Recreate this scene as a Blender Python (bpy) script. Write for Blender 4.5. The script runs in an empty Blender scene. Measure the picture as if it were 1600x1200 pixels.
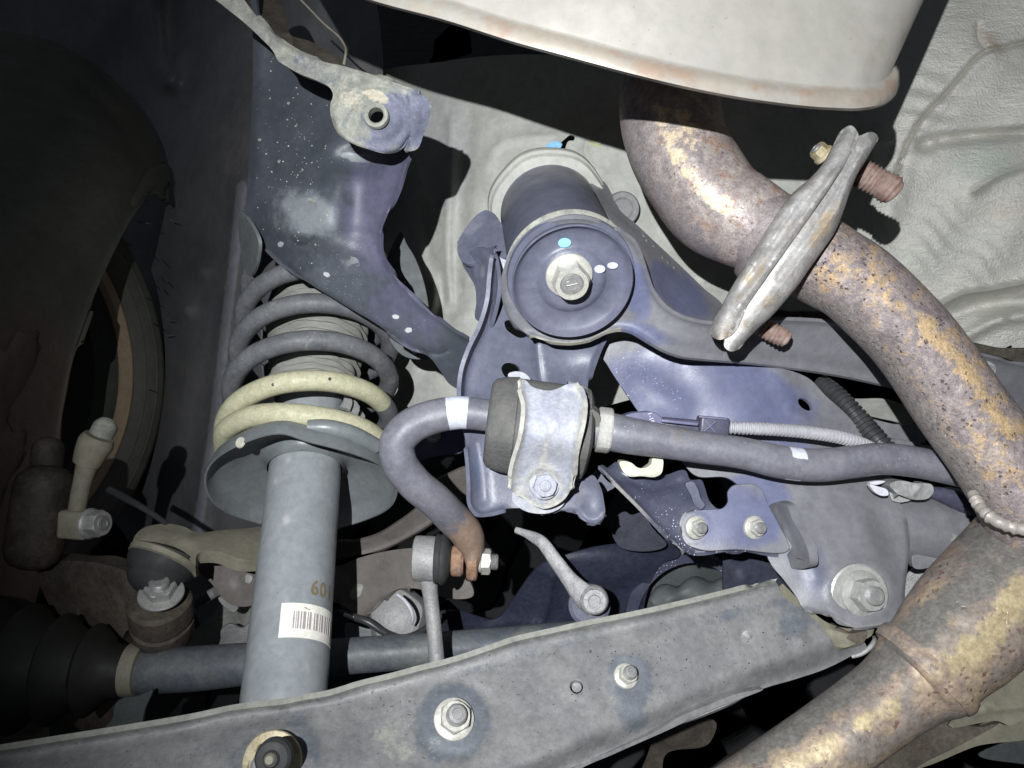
import bpy, bmesh, math, random
import numpy as np
from mathutils import Vector, Matrix
from mathutils.geometry import delaunay_2d_cdt
random.seed(7); rng = np.random.default_rng(7)
S = bpy.context.scene; C = S.collection
# ------------------------------------------------------------------ camera, light, exposure
F = 1164.0                                     # focal length in pixels of the 1600 px wide photograph
cam = bpy.data.cameras.new('camera'); cam.sensor_width = 36; cam.lens = 36*F/1600
cam.clip_start = 0.01; cam.clip_end = 50
camo = bpy.data.objects.new('camera', cam); C.objects.link(camo); camo.rotation_euler = (math.pi/2, 0, 0)
S.camera = camo
w = bpy.data.worlds.new('World'); S.world = w; w.use_nodes = True
w.node_tree.nodes['Background'].inputs[0].default_value = (0.75, 0.85, 1, 1)
w.node_tree.nodes['Background'].inputs[1].default_value = 0.055
sp = bpy.data.lights.new('torch', 'SPOT'); sp.energy = 45; sp.spot_size = math.radians(86); sp.spot_blend = 1.0
sp.shadow_soft_size = 0.0035; sp.color = (0.95, 0.975, 1.0)
spo = bpy.data.objects.new('torch', sp); C.objects.link(spo); spo.location = (-0.095, -0.20, 0.088)
_aim = Vector(((1085-800)/F*.6, .6, (600-520)/F*.6)) - spo.location
spo.rotation_euler = _aim.to_track_quat('-Z', 'Y').to_euler()
S.view_settings.view_transform = 'Standard'; S.view_settings.look = 'None'
S.view_settings.exposure = 0.0; S.view_settings.gamma = 1.0

# ------------------------------------------------------------------ helpers
def P(x, y, d): return Vector(((x-800)/F*d, d, (600-y)/F*d))
def Pn(x, y, d):
    x, y, d = map(np.asarray, (x, y, d)); return np.stack([(x-800)/F*d, d, (600-y)/F*d], -1)

def thing(name, label, cat, at=(0, 0, 0), group=None, kind=None):
    o = bpy.data.objects.new(name, None); C.objects.link(o); o.location = at
    o.empty_display_size = .02
    o['label'] = label; o['category'] = cat
    if group: o['group'] = group
    if kind: o['kind'] = kind
    return o
def tag(o, label=None, cat=None, group=None, kind=None):
    if label: o['label'] = label
    if cat: o['category'] = cat
    if group: o['group'] = group
    if kind: o['kind'] = kind
    return o
def wloc(par):
    v = Vector((0, 0, 0))
    while par is not None: v += par.location; par = par.parent
    return v
def mk(name, verts, faces, mat, par=None, smooth=True, sharp=38, attrs=None, uv=None):
    """world-space verts -> one mesh object whose origin is its parent's (or its own centre)"""
    V = np.asarray([tuple(v) for v in verts], dtype=float)
    off = np.array(wloc(par)) if par is not None else V.mean(0)
    me = bpy.data.meshes.new(name); me.from_pydata((V-off).tolist(), [], [tuple(map(int, f)) for f in faces])
    me.update()
    if smooth:
        me.shade_smooth()
        if sharp: me.set_sharp_from_angle(angle=math.radians(sharp))
    for k, a in (attrs or {}).items():
        at = me.attributes.new(k, 'FLOAT', 'POINT'); at.data.foreach_set('value', np.asarray(a, dtype=np.float32))
    me.materials.append(mat)
    o = bpy.data.objects.new(name, me); C.objects.link(o)
    if par is not None: o.parent = par
    else: o.location = off
    return o

def crom(pts, step, closed=False, tension=.5):
    """Catmull-Rom resample, any dimension; step measured in the first two coords (px) or all if dim 3"""
    p = np.asarray(pts, float); n = len(p)
    out = []
    rng_ = range(n) if closed else range(n-1)
    for i in rng_:
        if closed: a, b, c, d = p[(i-1) % n], p[i], p[(i+1) % n], p[(i+2) % n]
        else:
            b, c = p[i], p[i+1]
            a = p[i-1] if i > 0 else 2*b-c
            d = p[i+2] if i+2 < n else 2*c-b
        L = np.linalg.norm((c-b)[:2]) if p.shape[1] == 2 else np.linalg.norm((c-b)[:3])
        k = max(1, int(math.ceil(L/step)))
        # centripetal-ish: limit tangents so that short segments do not overshoot
        la, lb = np.linalg.norm(b-a)+1e-9, np.linalg.norm(c-b)+1e-9; ld = np.linalg.norm(d-c)+1e-9
        m1 = tension*((c-b)/lb*la+(b-a)/la*lb)/(la+lb)*lb*2
        m2 = tension*((d-c)/ld*lb+(c-b)/lb*ld)/(lb+ld)*lb*2
        for j in range(k):
            t = j/k
            out.append((2*t**3-3*t*t+1)*b+(t**3-2*t*t+t)*m1+(-2*t**3+3*t*t)*c+(t**3-t*t)*m2)
    if not closed: out.append(p[-1])
    return np.array(out)
def seglen_resample(poly, step):
    out = []
    n = len(poly)
    for i in range(n):
        a, b = np.array(poly[i][:2], float), np.array(poly[(i+1) % n][:2], float)
        k = max(1, int(round(np.linalg.norm(b-a)/step)))
        for j in range(k): out.append(a+(b-a)*j/k)
    return np.array(out)
def chaikin(p, it=1, r=.2):
    p = np.asarray(p, float)
    for _ in range(it):
        q = []
        n = len(p)
        for i in range(n):
            a, b = p[i], p[(i+1) % n]; q += [a+(b-a)*r, b-(b-a)*r]
        p = np.array(q)
    return p
def inside(pts, poly):
    x, y = pts[:, 0], pts[:, 1]; ins = np.zeros(len(pts), bool); n = len(poly)
    for i in range(n):
        x1, y1 = poly[i]; x2, y2 = poly[(i+1) % n]
        c = ((y1 > y) != (y2 > y))
        if y1 != y2: ins ^= c & (x < (x2-x1)*(y-y1)/(y2-y1)+x1)
    return ins
def dist_poly(pts, line, closed=False):
    line = np.asarray(line, float); n = len(line); best = np.full(len(pts), 1e9)
    for i in range(n if closed else n-1):
        a, b = line[i], line[(i+1) % n]; ab = b-a; L = ab@ab+1e-12
        t = np.clip(((pts-a)@ab)/L, 0, 1); dd = np.linalg.norm(pts-(a+t[:, None]*ab), axis=1)
        best = np.minimum(best, dd)
    return best
def depth_field(ctl):
    """smooth 1/depth through control points (thin plate)"""
    c = np.asarray(ctl, float); n = len(c)
    if n == 1: return lambda p: np.full(len(p), c[0, 2])
    X = c[:, :2]/400.; z = 1/c[:, 2]
    def phi(r): return np.where(r > 1e-9, r*r*np.log(r+1e-12), 0)
    if n == 2:
        ax = X[1]-X[0]
        return lambda p: 1/(z[0]+(z[1]-z[0])*((p/400.-X[0])@ax)/(ax@ax))
    A = np.zeros((n+3, n+3)); A[:n, :n] = phi(np.linalg.norm(X[:, None]-X[None], axis=2))
    A[:n, n] = 1; A[:n, n+1:] = X; A[n:, :n] = A[:n, n:].T
    s = np.linalg.lstsq(A, np.r_[z, 0, 0, 0], rcond=None)[0]
    def f(p):
        q = p/400.; r = phi(np.linalg.norm(q[:, None]-X[None], axis=2))
        return 1/(r@s[:n]+s[n]+q@s[n+1:])
    return f
def blob(p, cx, cy, rx, ry, ang=0, soft=.3):
    a = math.radians(ang); dx, dy = p[:, 0]-cx, p[:, 1]-cy
    u = (dx*math.cos(a)+dy*math.sin(a))/rx; v = (-dx*math.sin(a)+dy*math.cos(a))/ry
    r = np.hypot(u, v); return 1/(1+np.exp((r-1)/soft*4))
def ell(cx, cy, rx, ry=None, ang=0, n=28):
    ry = ry or rx; a = math.radians(ang); t = np.linspace(0, 2*np.pi, n, endpoint=False)
    return np.stack([cx+rx*np.cos(t)*math.cos(a)-ry*np.sin(t)*math.sin(a), cy+rx*np.cos(t)*math.sin(a)+ry*np.sin(t)*math.cos(a)], 1)
def stains(vs, lst):
    s = np.zeros(len(vs))
    for k in lst:
        if k[0] == 'l': s = np.maximum(s, k[3]*np.exp(-(dist_poly(vs, k[1])/k[2])**2))
        else: s = np.maximum(s, (k[6] if len(k) > 6 else 1)*blob(vs, *k[:6]))
    return s
def sheet(name, outline, ctl, mat, par=None, t=.0025, g=9, holes=(), feats=(), stain=(), stain2=(), smooth=True,
          bev=.0006, wob=0.0, closed_cr=True, offset=-1, ext=None):
    """pressed sheet with its seen outline, its own depth field, relief features and real thickness.
    feats: ('g',polyline,width,amp) gaussian ridge | ('lip',polyline,width,amp) edge curl | ('b',cx,cy,rx,ry,ang,amp,soft) raised area
           ('ring',cx,cy,rx,ry,ang,width,amp)"""
    o2 = crom(outline, g*.8, True) if smooth else seglen_resample(chaikin(outline, 2, .12), g*.8)
    hs = [np.asarray(h, float) for h in holes]
    lo, hi = o2.min(0), o2.max(0)
    gx, gy = np.meshgrid(np.arange(lo[0], hi[0], g), np.arange(lo[1], hi[1], g*.87))
    gx = gx+(np.arange(gx.shape[0]) % 2)[:, None]*g*.5
    q = np.stack([gx.ravel(), gy.ravel()], 1)
    q = q[inside(q, o2)]; q = q[dist_poly(q, o2, True) > g*1.35]
    tn_ = np.roll(o2, -1, 0)-np.roll(o2, 1, 0); nn_ = np.stack([-tn_[:, 1], tn_[:, 0]], 1)/(np.linalg.norm(tn_, axis=1)[:, None]+1e-9)
    if not inside(o2+nn_*.5, o2).mean() > .5: nn_ = -nn_
    for off in (g*.28, g*.6, g*1.0):
        r_ = o2+nn_*off; r_ = r_[inside(r_, o2)]; r_ = r_[dist_poly(r_, o2, True) > off*.9]; q = np.concatenate([r_, q])
    ex = []
    for f_ in feats:
        if f_[0] == 'g' and f_[2] < g*1.3 and len(f_[1]) > 1:
            ln_ = crom(f_[1], g*.6) if len(f_[1]) > 2 else crom([f_[1][0], f_[1][1]], g*.6)
            tg = np.gradient(ln_, axis=0); tg = np.stack([-tg[:, 1], tg[:, 0]], 1)/(np.linalg.norm(tg, axis=1)[:, None]+1e-9)
            ex += [ln_+tg*o_*f_[2] for o_ in (-1.5, -.7, 0, .7, 1.5)]
    if ex:
        ex = np.concatenate(ex); ex = ex[inside(ex, o2)]; ex = ex[dist_poly(ex, o2, True) > g*.4]
        dmin = np.array([np.min(np.hypot(*(ex-p_).T)) if len(ex) else 9e9 for p_ in q]); q = np.concatenate([q[dmin > g*.45], ex])
    for h in hs:
        q = q[~inside(q, h)]; q = q[dist_poly(q, h, True) > g*.3]
    pts = [o2]; edges = [(i, (i+1) % len(o2)) for i in range(len(o2))]; n0 = len(o2)
    for h in hs:
        edges += [(n0+i, n0+(i+1) % len(h)) for i in range(len(h))]; pts.append(h); n0 += len(h)
    pts.append(q); allp = np.concatenate(pts)
    vs, es, fs, *_ = delaunay_2d_cdt([Vector(v) for v in allp], edges, [], 0, 1e-4)
    vs = np.array([tuple(v) for v in vs]); fs = np.array([f for f in fs if len(f) == 3])
    cen = vs[fs].mean(1); keep = inside(cen, o2)
    for h in hs: keep &= ~inside(cen, h)
    fs = fs[keep]
    used = np.unique(fs); re = -np.ones(len(vs), int); re[used] = np.arange(len(used)); vs = vs[used]; fs = re[fs]
    base = depth_field(ctl); ph = rng.uniform(0, 6, 8)
    def dfn(vs):
        d = base(vs)
        for f in feats:
            if f[0] == 'g': d = d+f[3]*np.exp(-(dist_poly(vs, crom(f[1], 10) if len(f[1]) > 2 else f[1])/f[2])**2)
            elif f[0] == 'lip':
                u = np.clip(1-dist_poly(vs, crom(f[1], 10) if len(f[1]) > 2 else f[1])/f[2], 0, 1); d = d+f[3]*u*u
            elif f[0] == 'step':
                u = np.clip(1-dist_poly(vs, crom(f[1], 10) if len(f[1]) > 2 else f[1])/f[2], 0, 1); d = d+f[3]*(u*u*(3-2*u))
            elif f[0] == 'b': d = d+f[6]*blob(vs, *f[1:6], f[7] if len(f) > 7 else .3)
            elif f[0] == 'ring':
                _, cx, cy, rx, ry, ang, wd, amp = f; a = math.radians(ang); dx, dy = vs[:, 0]-cx, vs[:, 1]-cy
                u = (dx*math.cos(a)+dy*math.sin(a))/rx; v = (-dx*math.sin(a)+dy*math.cos(a))/ry
                d = d+amp*np.exp(-(((np.hypot(u, v)-1)*min(rx, ry))/wd)**2)
            elif f[0] == 'fn': d = d+f[1](vs)
        if wob:
            d = d+wob*(np.sin(vs[:, 0]/37+ph[0])*np.sin(vs[:, 1]/29+ph[1])+.6*np.sin(vs[:, 0]/17+vs[:, 1]/23+ph[2]))
        return d
    d = dfn(vs)
    W = Pn(vs[:, 0], vs[:, 1], d)
    a, b, c = W[fs[:, 0]], W[fs[:, 1]], W[fs[:, 2]]
    nrm = np.cross(b-a, c-a); flip = nrm[:, 1] > 0; fs[flip] = fs[flip][:, ::-1]
    sf = lambda lst: stains(vs, lst)
    if ext:   # solid body of depth ext instead of a thin sheet
        nv = len(vs); W2 = Pn(vs[:, 0], vs[:, 1], d+ext); fr = [tuple(f) for f in fs]; ed = {}
        for f in fr:
            for a, b in ((f[0], f[1]), (f[1], f[2]), (f[2], f[0])): ed[(a, b)] = 1
        rim = [e for e in ed if (e[1], e[0]) not in ed]
        allf = fr+[(f[2]+nv, f[1]+nv, f[0]+nv) for f in fr]+[(b, a, a+nv, b+nv) for a, b in rim]
        s1, s2 = sf(stain), sf(stain2)
        o = mk(name, np.r_[W, W2], allf, mat, par, sharp=None, attrs={'stain': np.r_[s1, s1], 'stain2': np.r_[s2, s2]})
        if not bev:
            o.data.set_sharp_from_angle(angle=math.radians(70)); DF[o.name] = dfn; return o
        b = o.modifiers.new('edge', 'BEVEL'); b.width = bev; b.segments = 3; b.limit_method = 'ANGLE'; b.angle_limit = math.radians(80); b.harden_normals = True
        DF[o.name] = dfn
        return o
    o = mk(name, W, fs, mat, par, sharp=None, attrs={'stain': sf(stain), 'stain2': sf(stain2)})
    m = o.modifiers.new('thick', 'SOLIDIFY'); m.thickness = t; m.offset = offset; m.use_even_offset = False
    if bev:
        b = o.modifiers.new('edge', 'BEVEL'); b.width = bev; b.segments = 2; b.limit_method = 'ANGLE'; b.angle_limit = math.radians(78)
        b.harden_normals = True
    DF[o.name] = dfn
    return o
DF = {}
def on(o, x, y, lift=.0003): return float(DF[o.name](np.array([[x, y]], float))[0])-lift

def sweep(name, pts, mat, par=None, sides=28, step=.004, rfn=None, stainfn=None, stain2fn=None, flat=None, px=True, caps=True, world=False, pst=(), pst2=()):
    """tube through (x,y,d,r): r in px at that depth (or metres if world)"""
    p = np.asarray(pts, float)
    if not world:
        W = Pn(p[:, 0], p[:, 1], p[:, 2]); r = p[:, 3]*p[:, 2]/F
    else: W = p[:, :3]; r = p[:, 3]
    c = crom(np.c_[W, r], step); X = c[:, :3]; R = c[:, 3]
    s = np.r_[0, np.cumsum(np.linalg.norm(np.diff(X, axis=0), axis=1))]
    T = np.gradient(X, axis=0); T /= np.linalg.norm(T, axis=1)[:, None]+1e-12
    up = np.array([0, 1., 0]) if abs(T[0][1]) < .9 else np.array([0, 0, 1.])
    N = np.cross(T[0], up); N /= np.linalg.norm(N); Ns = [N]
    for i in range(1, len(X)):
        N = Ns[-1]-T[i]*(Ns[-1]@T[i]); N /= np.linalg.norm(N); Ns.append(N)
    Ns = np.array(Ns); B = np.cross(T, Ns)
    th = np.linspace(0, 2*np.pi, sides, endpoint=False)
    V = []; st = []; st2 = []
    for i in range(len(X)):
        for a in th:
            rr = R[i]
            if rfn: rr = rr+rfn(s[i], a, s[-1])
            fx, fy = flat(s[i], s[-1]) if flat else (1, 1)
            V.append(X[i]+(Ns[i]*math.cos(a)*fx+B[i]*math.sin(a)*fy)*rr)
            st.append(stainfn(s[i]/s[-1], a) if stainfn else 0); st2.append(stain2fn(s[i]/s[-1], a) if stain2fn else 0)
    if pst or pst2:
        VV = np.array(V); pp = np.stack([800+VV[:, 0]/VV[:, 1]*F, 600-VV[:, 2]/VV[:, 1]*F], 1)
        if pst: st = np.maximum(st, stains(pp, pst))
        if pst2: st2 = np.maximum(st2, stains(pp, pst2))
    n = len(X); fc = []
    for i in range(n-1):
        for j in range(sides):
            k = (j+1) % sides; fc.append((i*sides+j, i*sides+k, (i+1)*sides+k, (i+1)*sides+j))
    if caps:
        fc.append(tuple(range(sides-1, -1, -1))); fc.append(tuple((n-1)*sides+j for j in range(sides)))
    return mk(name, V, fc, mat, par, attrs={'stain': st, 'stain2': st2}, sharp=50)

def frame_of(a):
    a = Vector(a).normalized(); h = Vector((0, 0, 1)) if abs(a.z) < .95 else Vector((1, 0, 0))
    u = h.cross(a).normalized(); v = a.cross(u); return u, v, a
def lathe(name, prof, org, axis, mat, par=None, seg=64, sharp=32, rfn=None, stainfn=None, arc=None, ref=None, hfn=None):
    """closed-around revolve of (r,h) profile about axis through org (metres)"""
    u, v, a = frame_of(axis); org = Vector(org)
    V = []; st = []; closed = arc is None
    ths = [2*math.pi*i/seg for i in range(seg)] if closed else [math.radians(arc[0]+(arc[1]-arc[0])*i/seg) for i in range(seg+1)]
    for (r, h) in prof:
        for t in ths:
            rr = r+(rfn(r, h, t) if rfn else 0); hh = h+(hfn(r, h, t) if hfn else 0)
            V.append(org+a*hh+(u*math.cos(t)+v*math.sin(t))*rr); st.append(stainfn(r, h, t) if stainfn else 0)
    n = len(ths); fc = []
    for i in range(len(prof)-1):
        for j in range(n if closed else n-1):
            k = (j+1) % n; fc.append((i*n+j, i*n+k, (i+1)*n+k, (i+1)*n+j))
    o = mk(name, V, fc, mat, par, sharp=sharp, attrs={'stain': st})
    bm = bmesh.new(); bm.from_mesh(o.data); bmesh.ops.remove_doubles(bm, verts=bm.verts, dist=1e-6)
    bmesh.ops.recalc_face_normals(bm, faces=bm.faces); bm.to_mesh(o.data); bm.free()
    return o
def obox(name, cx, cy, d, wx, hy, dz, ang, mat, par=None, bev=3, yaw=0, pitch=0, taper=1):
    """bevelled box, sizes in px at its depth, turned by ang in the picture plane"""
    k = d/F; bm = bmesh.new(); bmesh.ops.create_cube(bm, size=1)
    for v in bm.verts:
        s = taper if v.co.x > 0 else 1
        v.co = Vector((v.co.x*wx*k, v.co.y*dz*k*s, v.co.z*hy*k*s))
    if bev: bmesh.ops.bevel(bm, geom=bm.edges[:], offset=bev*k, segments=3, profile=.5, affect='EDGES')
    M = Matrix.Translation(P(cx, cy, d)) @ Matrix.Rotation(math.radians(yaw), 4, 'Z') @ Matrix.Rotation(math.radians(ang), 4, 'Y') @ Matrix.Rotation(math.radians(pitch), 4, 'X')
    bm.transform(M); V = [v.co.copy() for v in bm.verts]; fc = [[v.index for v in f.verts] for f in bm.faces]; bm.free()
    return mk(name, V, fc, mat, par)

# ------------------------------------------------------------------ materials
def mat(name, c1, c2=None, c3=None, scale=40, thr=(.35, .65), rough=(.45, .65), metal=0., bump=.15, bscale=600, bdist=.0004,
        speck=None, stain=None, stain2=None, pits=None, big=None, stretch=None, wrinkle=None, spec=.4, sedge=.5, thr3=(.55, .72), s3=None, vary=.10, sfine=1.5, soft=.5):
    if c2 and soft < 1:   # keep low-frequency variation subtle
        mc = [(x+y)/2 for x, y in zip(c1, c2)]; c1, c2 = tuple(q+(x-q)*soft for x, q in zip(c1, mc)), tuple(q+(x-q)*soft for x, q in zip(c2, mc))
        if c3: c3 = tuple(q+(x-q)*min(1, soft+.1) for x, q in zip(c3, mc))
    m = bpy.data.materials.new(name); m.use_nodes = True; nt = m.node_tree; N = nt.nodes; L = nt.links
    b = N['Principled BSDF']; tc = N.new('ShaderNodeTexCoord')
    b.inputs['Metallic'].default_value = metal; b.inputs['Specular IOR Level'].default_value = spec
    vec = tc.outputs['Object']
    if stretch:
        mp = N.new('ShaderNodeMapping'); mp.inputs['Scale'].default_value = stretch; L.new(vec, mp.inputs['Vector']); vec = mp.outputs[0]
    def noise(s, det=6, ro=.6, dist=0, v=None):
        n = N.new('ShaderNodeTexNoise'); n.inputs['Scale'].default_value = s; n.inputs['Detail'].default_value = det
        n.inputs['Roughness'].default_value = ro; n.inputs['Distortion'].default_value = dist; L.new(v or vec, n.inputs['Vector']); return n.outputs['Fac']
    def mr(x, a, b_, c=0, d=1):
        n = N.new('ShaderNodeMapRange'); n.interpolation_type = 'SMOOTHSTEP'
        for i, q in enumerate((x, a, b_, c, d)):
            if i == 0: L.new(q, n.inputs[0])
            else: n.inputs[i].default_value = q
        return n.outputs[0]
    def mix(f, a, b_):
        n = N.new('ShaderNodeMix'); n.data_type = 'RGBA'
        if isinstance(f, float): n.inputs[0].default_value = f
        else: L.new(f, n.inputs[0])
        for q, i in ((a, 6), (b_, 7)):
            if isinstance(q, tuple): n.inputs[i].default_value = (*q, 1)
            else: L.new(q, n.inputs[i])
        return n.outputs[2]
    def math_(op, a, b_):
        n = N.new('ShaderNodeMath'); n.operation = op
        for i, q in enumerate((a, b_)):
            if isinstance(q, (int, float)): n.inputs[i].default_value = q
            else: L.new(q, n.inputs[i])
        return n.outputs[0]
    n1 = noise(scale, 8, .62, .3)
    col = mix(mr(n1, *thr), c1, c2 or c1)
    if c3: col = mix(mr(noise(s3 or scale*.45, 9, .68, .8), *thr3), col, c3)
    fine = noise(scale*9, 4, .7)
    if pits:   # (colour, scale, size)
        v = N.new('ShaderNodeTexVoronoi'); v.inputs['Scale'].default_value = pits[1]
        wn = N.new('ShaderNodeTexNoise'); wn.inputs['Scale'].default_value = pits[1]*1.1; L.new(vec, wn.inputs['Vector'])
        vm = N.new('ShaderNodeVectorMath'); vm.operation = 'MULTIPLY_ADD'; L.new(wn.outputs['Color'], vm.inputs[0]); vm.inputs[1].default_value = (1.1/pits[1],)*3; L.new(vec, vm.inputs[2]); L.new(vm.outputs[0], v.inputs['Vector'])
        pm = math_('MULTIPLY', mr(v.outputs['Distance'], pits[2], pits[2]*.5), mr(noise(scale*.8), .42, .6)); col = mix(pm, col, pits[0])
    if stain:
        at = N.new('ShaderNodeAttribute'); at.attribute_name = 'stain'
        f = math_('ADD', at.outputs['Fac'], math_('MULTIPLY', math_('SUBTRACT', noise(scale*sfine, 9, .7), .5), sedge)); f = math_('MULTIPLY', mr(f, .35, .65), mr(at.outputs['Fac'], .02, .15)); col = mix(f, col, stain)
    if stain2:
        at = N.new('ShaderNodeAttribute'); at.attribute_name = 'stain2'
        f = math_('ADD', at.outputs['Fac'], math_('MULTIPLY', math_('SUBTRACT', noise(scale*sfine*1.5, 9, .7), .5), sedge)); f = math_('MULTIPLY', mr(f, .35, .65), mr(at.outputs['Fac'], .02, .15)); col = mix(f, col, stain2)
    hsv = N.new('ShaderNodeHueSaturation'); L.new(col, hsv.inputs['Color'])
    L.new(math_('MULTIPLY', mr(fine, .25, .75, 1-vary, 1+vary), mr(noise(scale*2.7, 5, .7), .3, .7, 1-vary*.9, 1+vary*.7)), hsv.inputs['Value']); col = hsv.outputs[0]
    if speck:  # (colour, scale, size, mask threshold)
        v = N.new('ShaderNodeTexVoronoi'); v.inputs['Scale'].default_value = speck[1]; v.inputs['Randomness'].default_value = 1; L.new(vec, v.inputs['Vector'])
        sm = math_('MULTIPLY', mr(v.outputs['Distance'], speck[2], speck[2]*.6), mr(noise(scale*.7, 3), speck[3], speck[3]+.06)); col = mix(sm, col, speck[0])
    L.new(col, b.inputs['Base Color'])
    L.new(mr(noise(scale*2.3), .3, .7, *rough), b.inputs['Roughness'])
    hgt = noise(bscale, 5, .65)
    if pits: hgt = math_('SUBTRACT', hgt, math_('MULTIPLY', pm, 1.5))
    if wrinkle:
        mp = N.new('ShaderNodeMapping'); mp.inputs['Scale'].default_value = wrinkle[1]; mp.inputs['Rotation'].default_value = wrinkle[2]; L.new(tc.outputs['Object'], mp.inputs['Vector'])
        hgt = math_('ADD', hgt, math_('MULTIPLY', noise(wrinkle[0], 3, .5, 1.2, mp.outputs[0]), wrinkle[3]))
    if big: hgt = math_('ADD', hgt, math_('MULTIPLY', noise(big[0], 3), big[1]))
    bp = N.new('ShaderNodeBump'); bp.inputs['Strength'].default_value = bump; bp.inputs['Distance'].default_value = bdist
    L.new(hgt, bp.inputs['Height']); L.new(bp.outputs[0], b.inputs['Normal'])
    return m
DUST = (.36, .35, .31)
M = {}
M['frame'] = mat('black_paint_violet_cast', (.102, .114, .165), (.142, .142, .184), (.19, .195, .225), scale=17, thr=(.35, .65), rough=(.36, .54), bump=.35, bscale=500, speck=((.55, .55, .6), 420, .12, .64), stain=(.35, .35, .39), stain2=(.084, .10, .155), big=(60, 1.5), spec=.45, vary=.13)  # violet tint of the torch's hot spot is mixed into this black paint
M['frame_dark'] = mat('blue_black_paint', (.050, .054, .085), (.075, .078, .115), (.11, .12, .15), scale=24, rough=(.32, .5), bump=.2, speck=((.5, .5, .55), 420, .24, .48), stain=(.38, .37, .34), stain2=(.07, .085, .16), big=(60, 1.5), spec=.55, soft=.8)
M['shield_plate'] = mat('dusty_blue_black_sheet', (.056, .064, .078), (.080, .088, .106), (.11, .12, .14), scale=22, rough=(.38, .54), bump=.25, speck=((.5, .5, .48), 420, .12, .57), stain=(.22, .24, .255), stain2=(.085, .084, .13), big=(50, 2), spec=.5, soft=.8, sedge=.9)
M['strip'] = mat('dusty_bracket_steel', (.22, .225, .20), (.33, .33, .28), (.17, .18, .19), scale=60, rough=(.5, .75), bump=.8, bscale=900, stain=(.15, .16, .215), stain2=(.46, .42, .33), sedge=1.6, soft=1, vary=.18)
M['arm'] = mat('control_arm_paint', (.160, .161, .163), (.215, .213, .21), (.14, .143, .147), scale=32, rough=(.42, .6), bump=.5, bscale=800, speck=((.5, .5, .5), 300, .10, .6), stain=(.125, .138, .158), stain2=(.26, .26, .23), pits=((.09, .09, .09), 200, .16), big=(40, 2), sedge=1.7, spec=.45, soft=.9, vary=.14)
M['grey_rail'] = mat('dusty_rail', (.165, .165, .18), (.205, .205, .22), (.14, .14, .165), scale=22, rough=(.36, .54), bump=.25, speck=((.5, .5, .5), 280, .1, .62), stain=(.120, .130, .215), stain2=(.30, .295, .25), sedge=.7, big=(50, 1.5), spec=.5)
M['strut'] = mat('strut_paint', (.27, .29, .305), (.31, .33, .34), (.34, .35, .37), scale=18, rough=(.30, .46), bump=.15, bscale=500, pits=((.17, .16, .15), 230, .12), stain=(.46, .46, .48), spec=.5)
M['seat'] = mat('spring_seat_paint', (.15, .165, .17), (.19, .205, .21), (.22, .23, .235), scale=24, rough=(.34, .52), bump=.25, stain=(.40, .39, .36), pits=((.10, .10, .10), 220, .12), spec=.5)
M['spring'] = mat('coil_paint', (.12, .125, .135), (.165, .17, .178), (.23, .23, .22), scale=60, rough=(.42, .62), bump=.5, speck=((.5, .5, .5), 220, .12, .56), stain=(.50, .48, .33), stain2=(.55, .5, .4), sedge=.3, soft=.9, vary=.15, spec=.35)
M['boot'] = mat('dusty_boot', (.20, .20, .18), (.30, .30, .27), (.42, .41, .36), scale=45, rough=(.7, .9), bump=.6, stretch=(1, 1, 3))
M['bar'] = mat('bar_paint', (.14, .14, .17), (.19, .19, .215), (.17, .162, .16), scale=34, rough=(.36, .54), bump=.45, bscale=700, stain=(.62, .64, .72), stain2=(.24, .17, .13), sedge=.9, speck=((.5, .5, .55), 300, .12, .6), spec=.45, soft=.8, vary=.14)
M['clamp'] = mat('oxidised_clamp', (.35, .365, .43), (.43, .435, .475), (.50, .50, .48), scale=50, rough=(.55, .75), bump=.6, bscale=500, metal=.05, big=(110, 2), stain=(.50, .49, .45), sedge=1.4, spec=.3, vary=.15, soft=.8)
M['zinc'] = mat('zinc_plated', (.50, .49, .44), (.66, .65, .58), (.40, .39, .33), scale=120, rough=(.32, .5), bump=.25, metal=.35)
M['zinc_dull'] = mat('dull_zinc', (.36, .36, .34), (.5, .5, .48), (.24, .24, .23), scale=150, rough=(.4, .6), bump=.3, metal=.4)
M['stud'] = mat('stud_steel', (.22, .22, .22), (.34, .33, .32), (.14, .13, .12), scale=200, rough=(.4, .6), bump=.3, metal=.3)
M['rust_stud'] = mat('rusty_stud', (.20, .125, .10), (.30, .22, .19), (.38, .33, .30), scale=160, rough=(.5, .8), bump=.4, soft=.9)
M['rust'] = mat('rust', (.22, .125, .08), (.33, .20, .13), (.27, .24, .22), scale=160, rough=(.7, .9), bump=.7, soft=1, vary=.25)
M['rubber'] = mat('dusty_rubber', (.10, .10, .10), (.17, .165, .155), (.22, .21, .19), scale=70, rough=(.8, .95), bump=.9, bscale=450, bdist=.0008, spec=.2)
M['rubber_dark'] = mat('black_rubber', (.03, .032, .034), (.05, .052, .05), (.07, .07, .06), scale=40, rough=(.55, .75), bump=.3)
M['exhaust'] = mat('heat_stained_pipe', (.195, .163, .165), (.28, .235, .225), (.38, .27, .165), scale=80, thr=(.38, .62), rough=(.4, .62), metal=.2, bump=1.0, bscale=380, bdist=.0009, thr3=(.50, .64), s3=70, pits=((.14, .095, .085), 260, .26), stain=(.23, .205, .19), stain2=(.42, .30, .17), sedge=1.7, vary=.27, sfine=1.3, soft=1)
M['exhaust_low'] = mat('mottled_lower_pipe', (.225, .195, .17), (.295, .215, .175), (.36, .285, .19), scale=45, thr=(.38, .62), rough=(.4, .62), metal=.15, bump=.5, bscale=300, thr3=(.46, .64), s3=45, pits=((.17, .10, .08), 190, .32), stain=(.17, .16, .145), stain2=(.40, .325, .195), sedge=1.6, vary=.25, sfine=1.2, soft=1)
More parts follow.
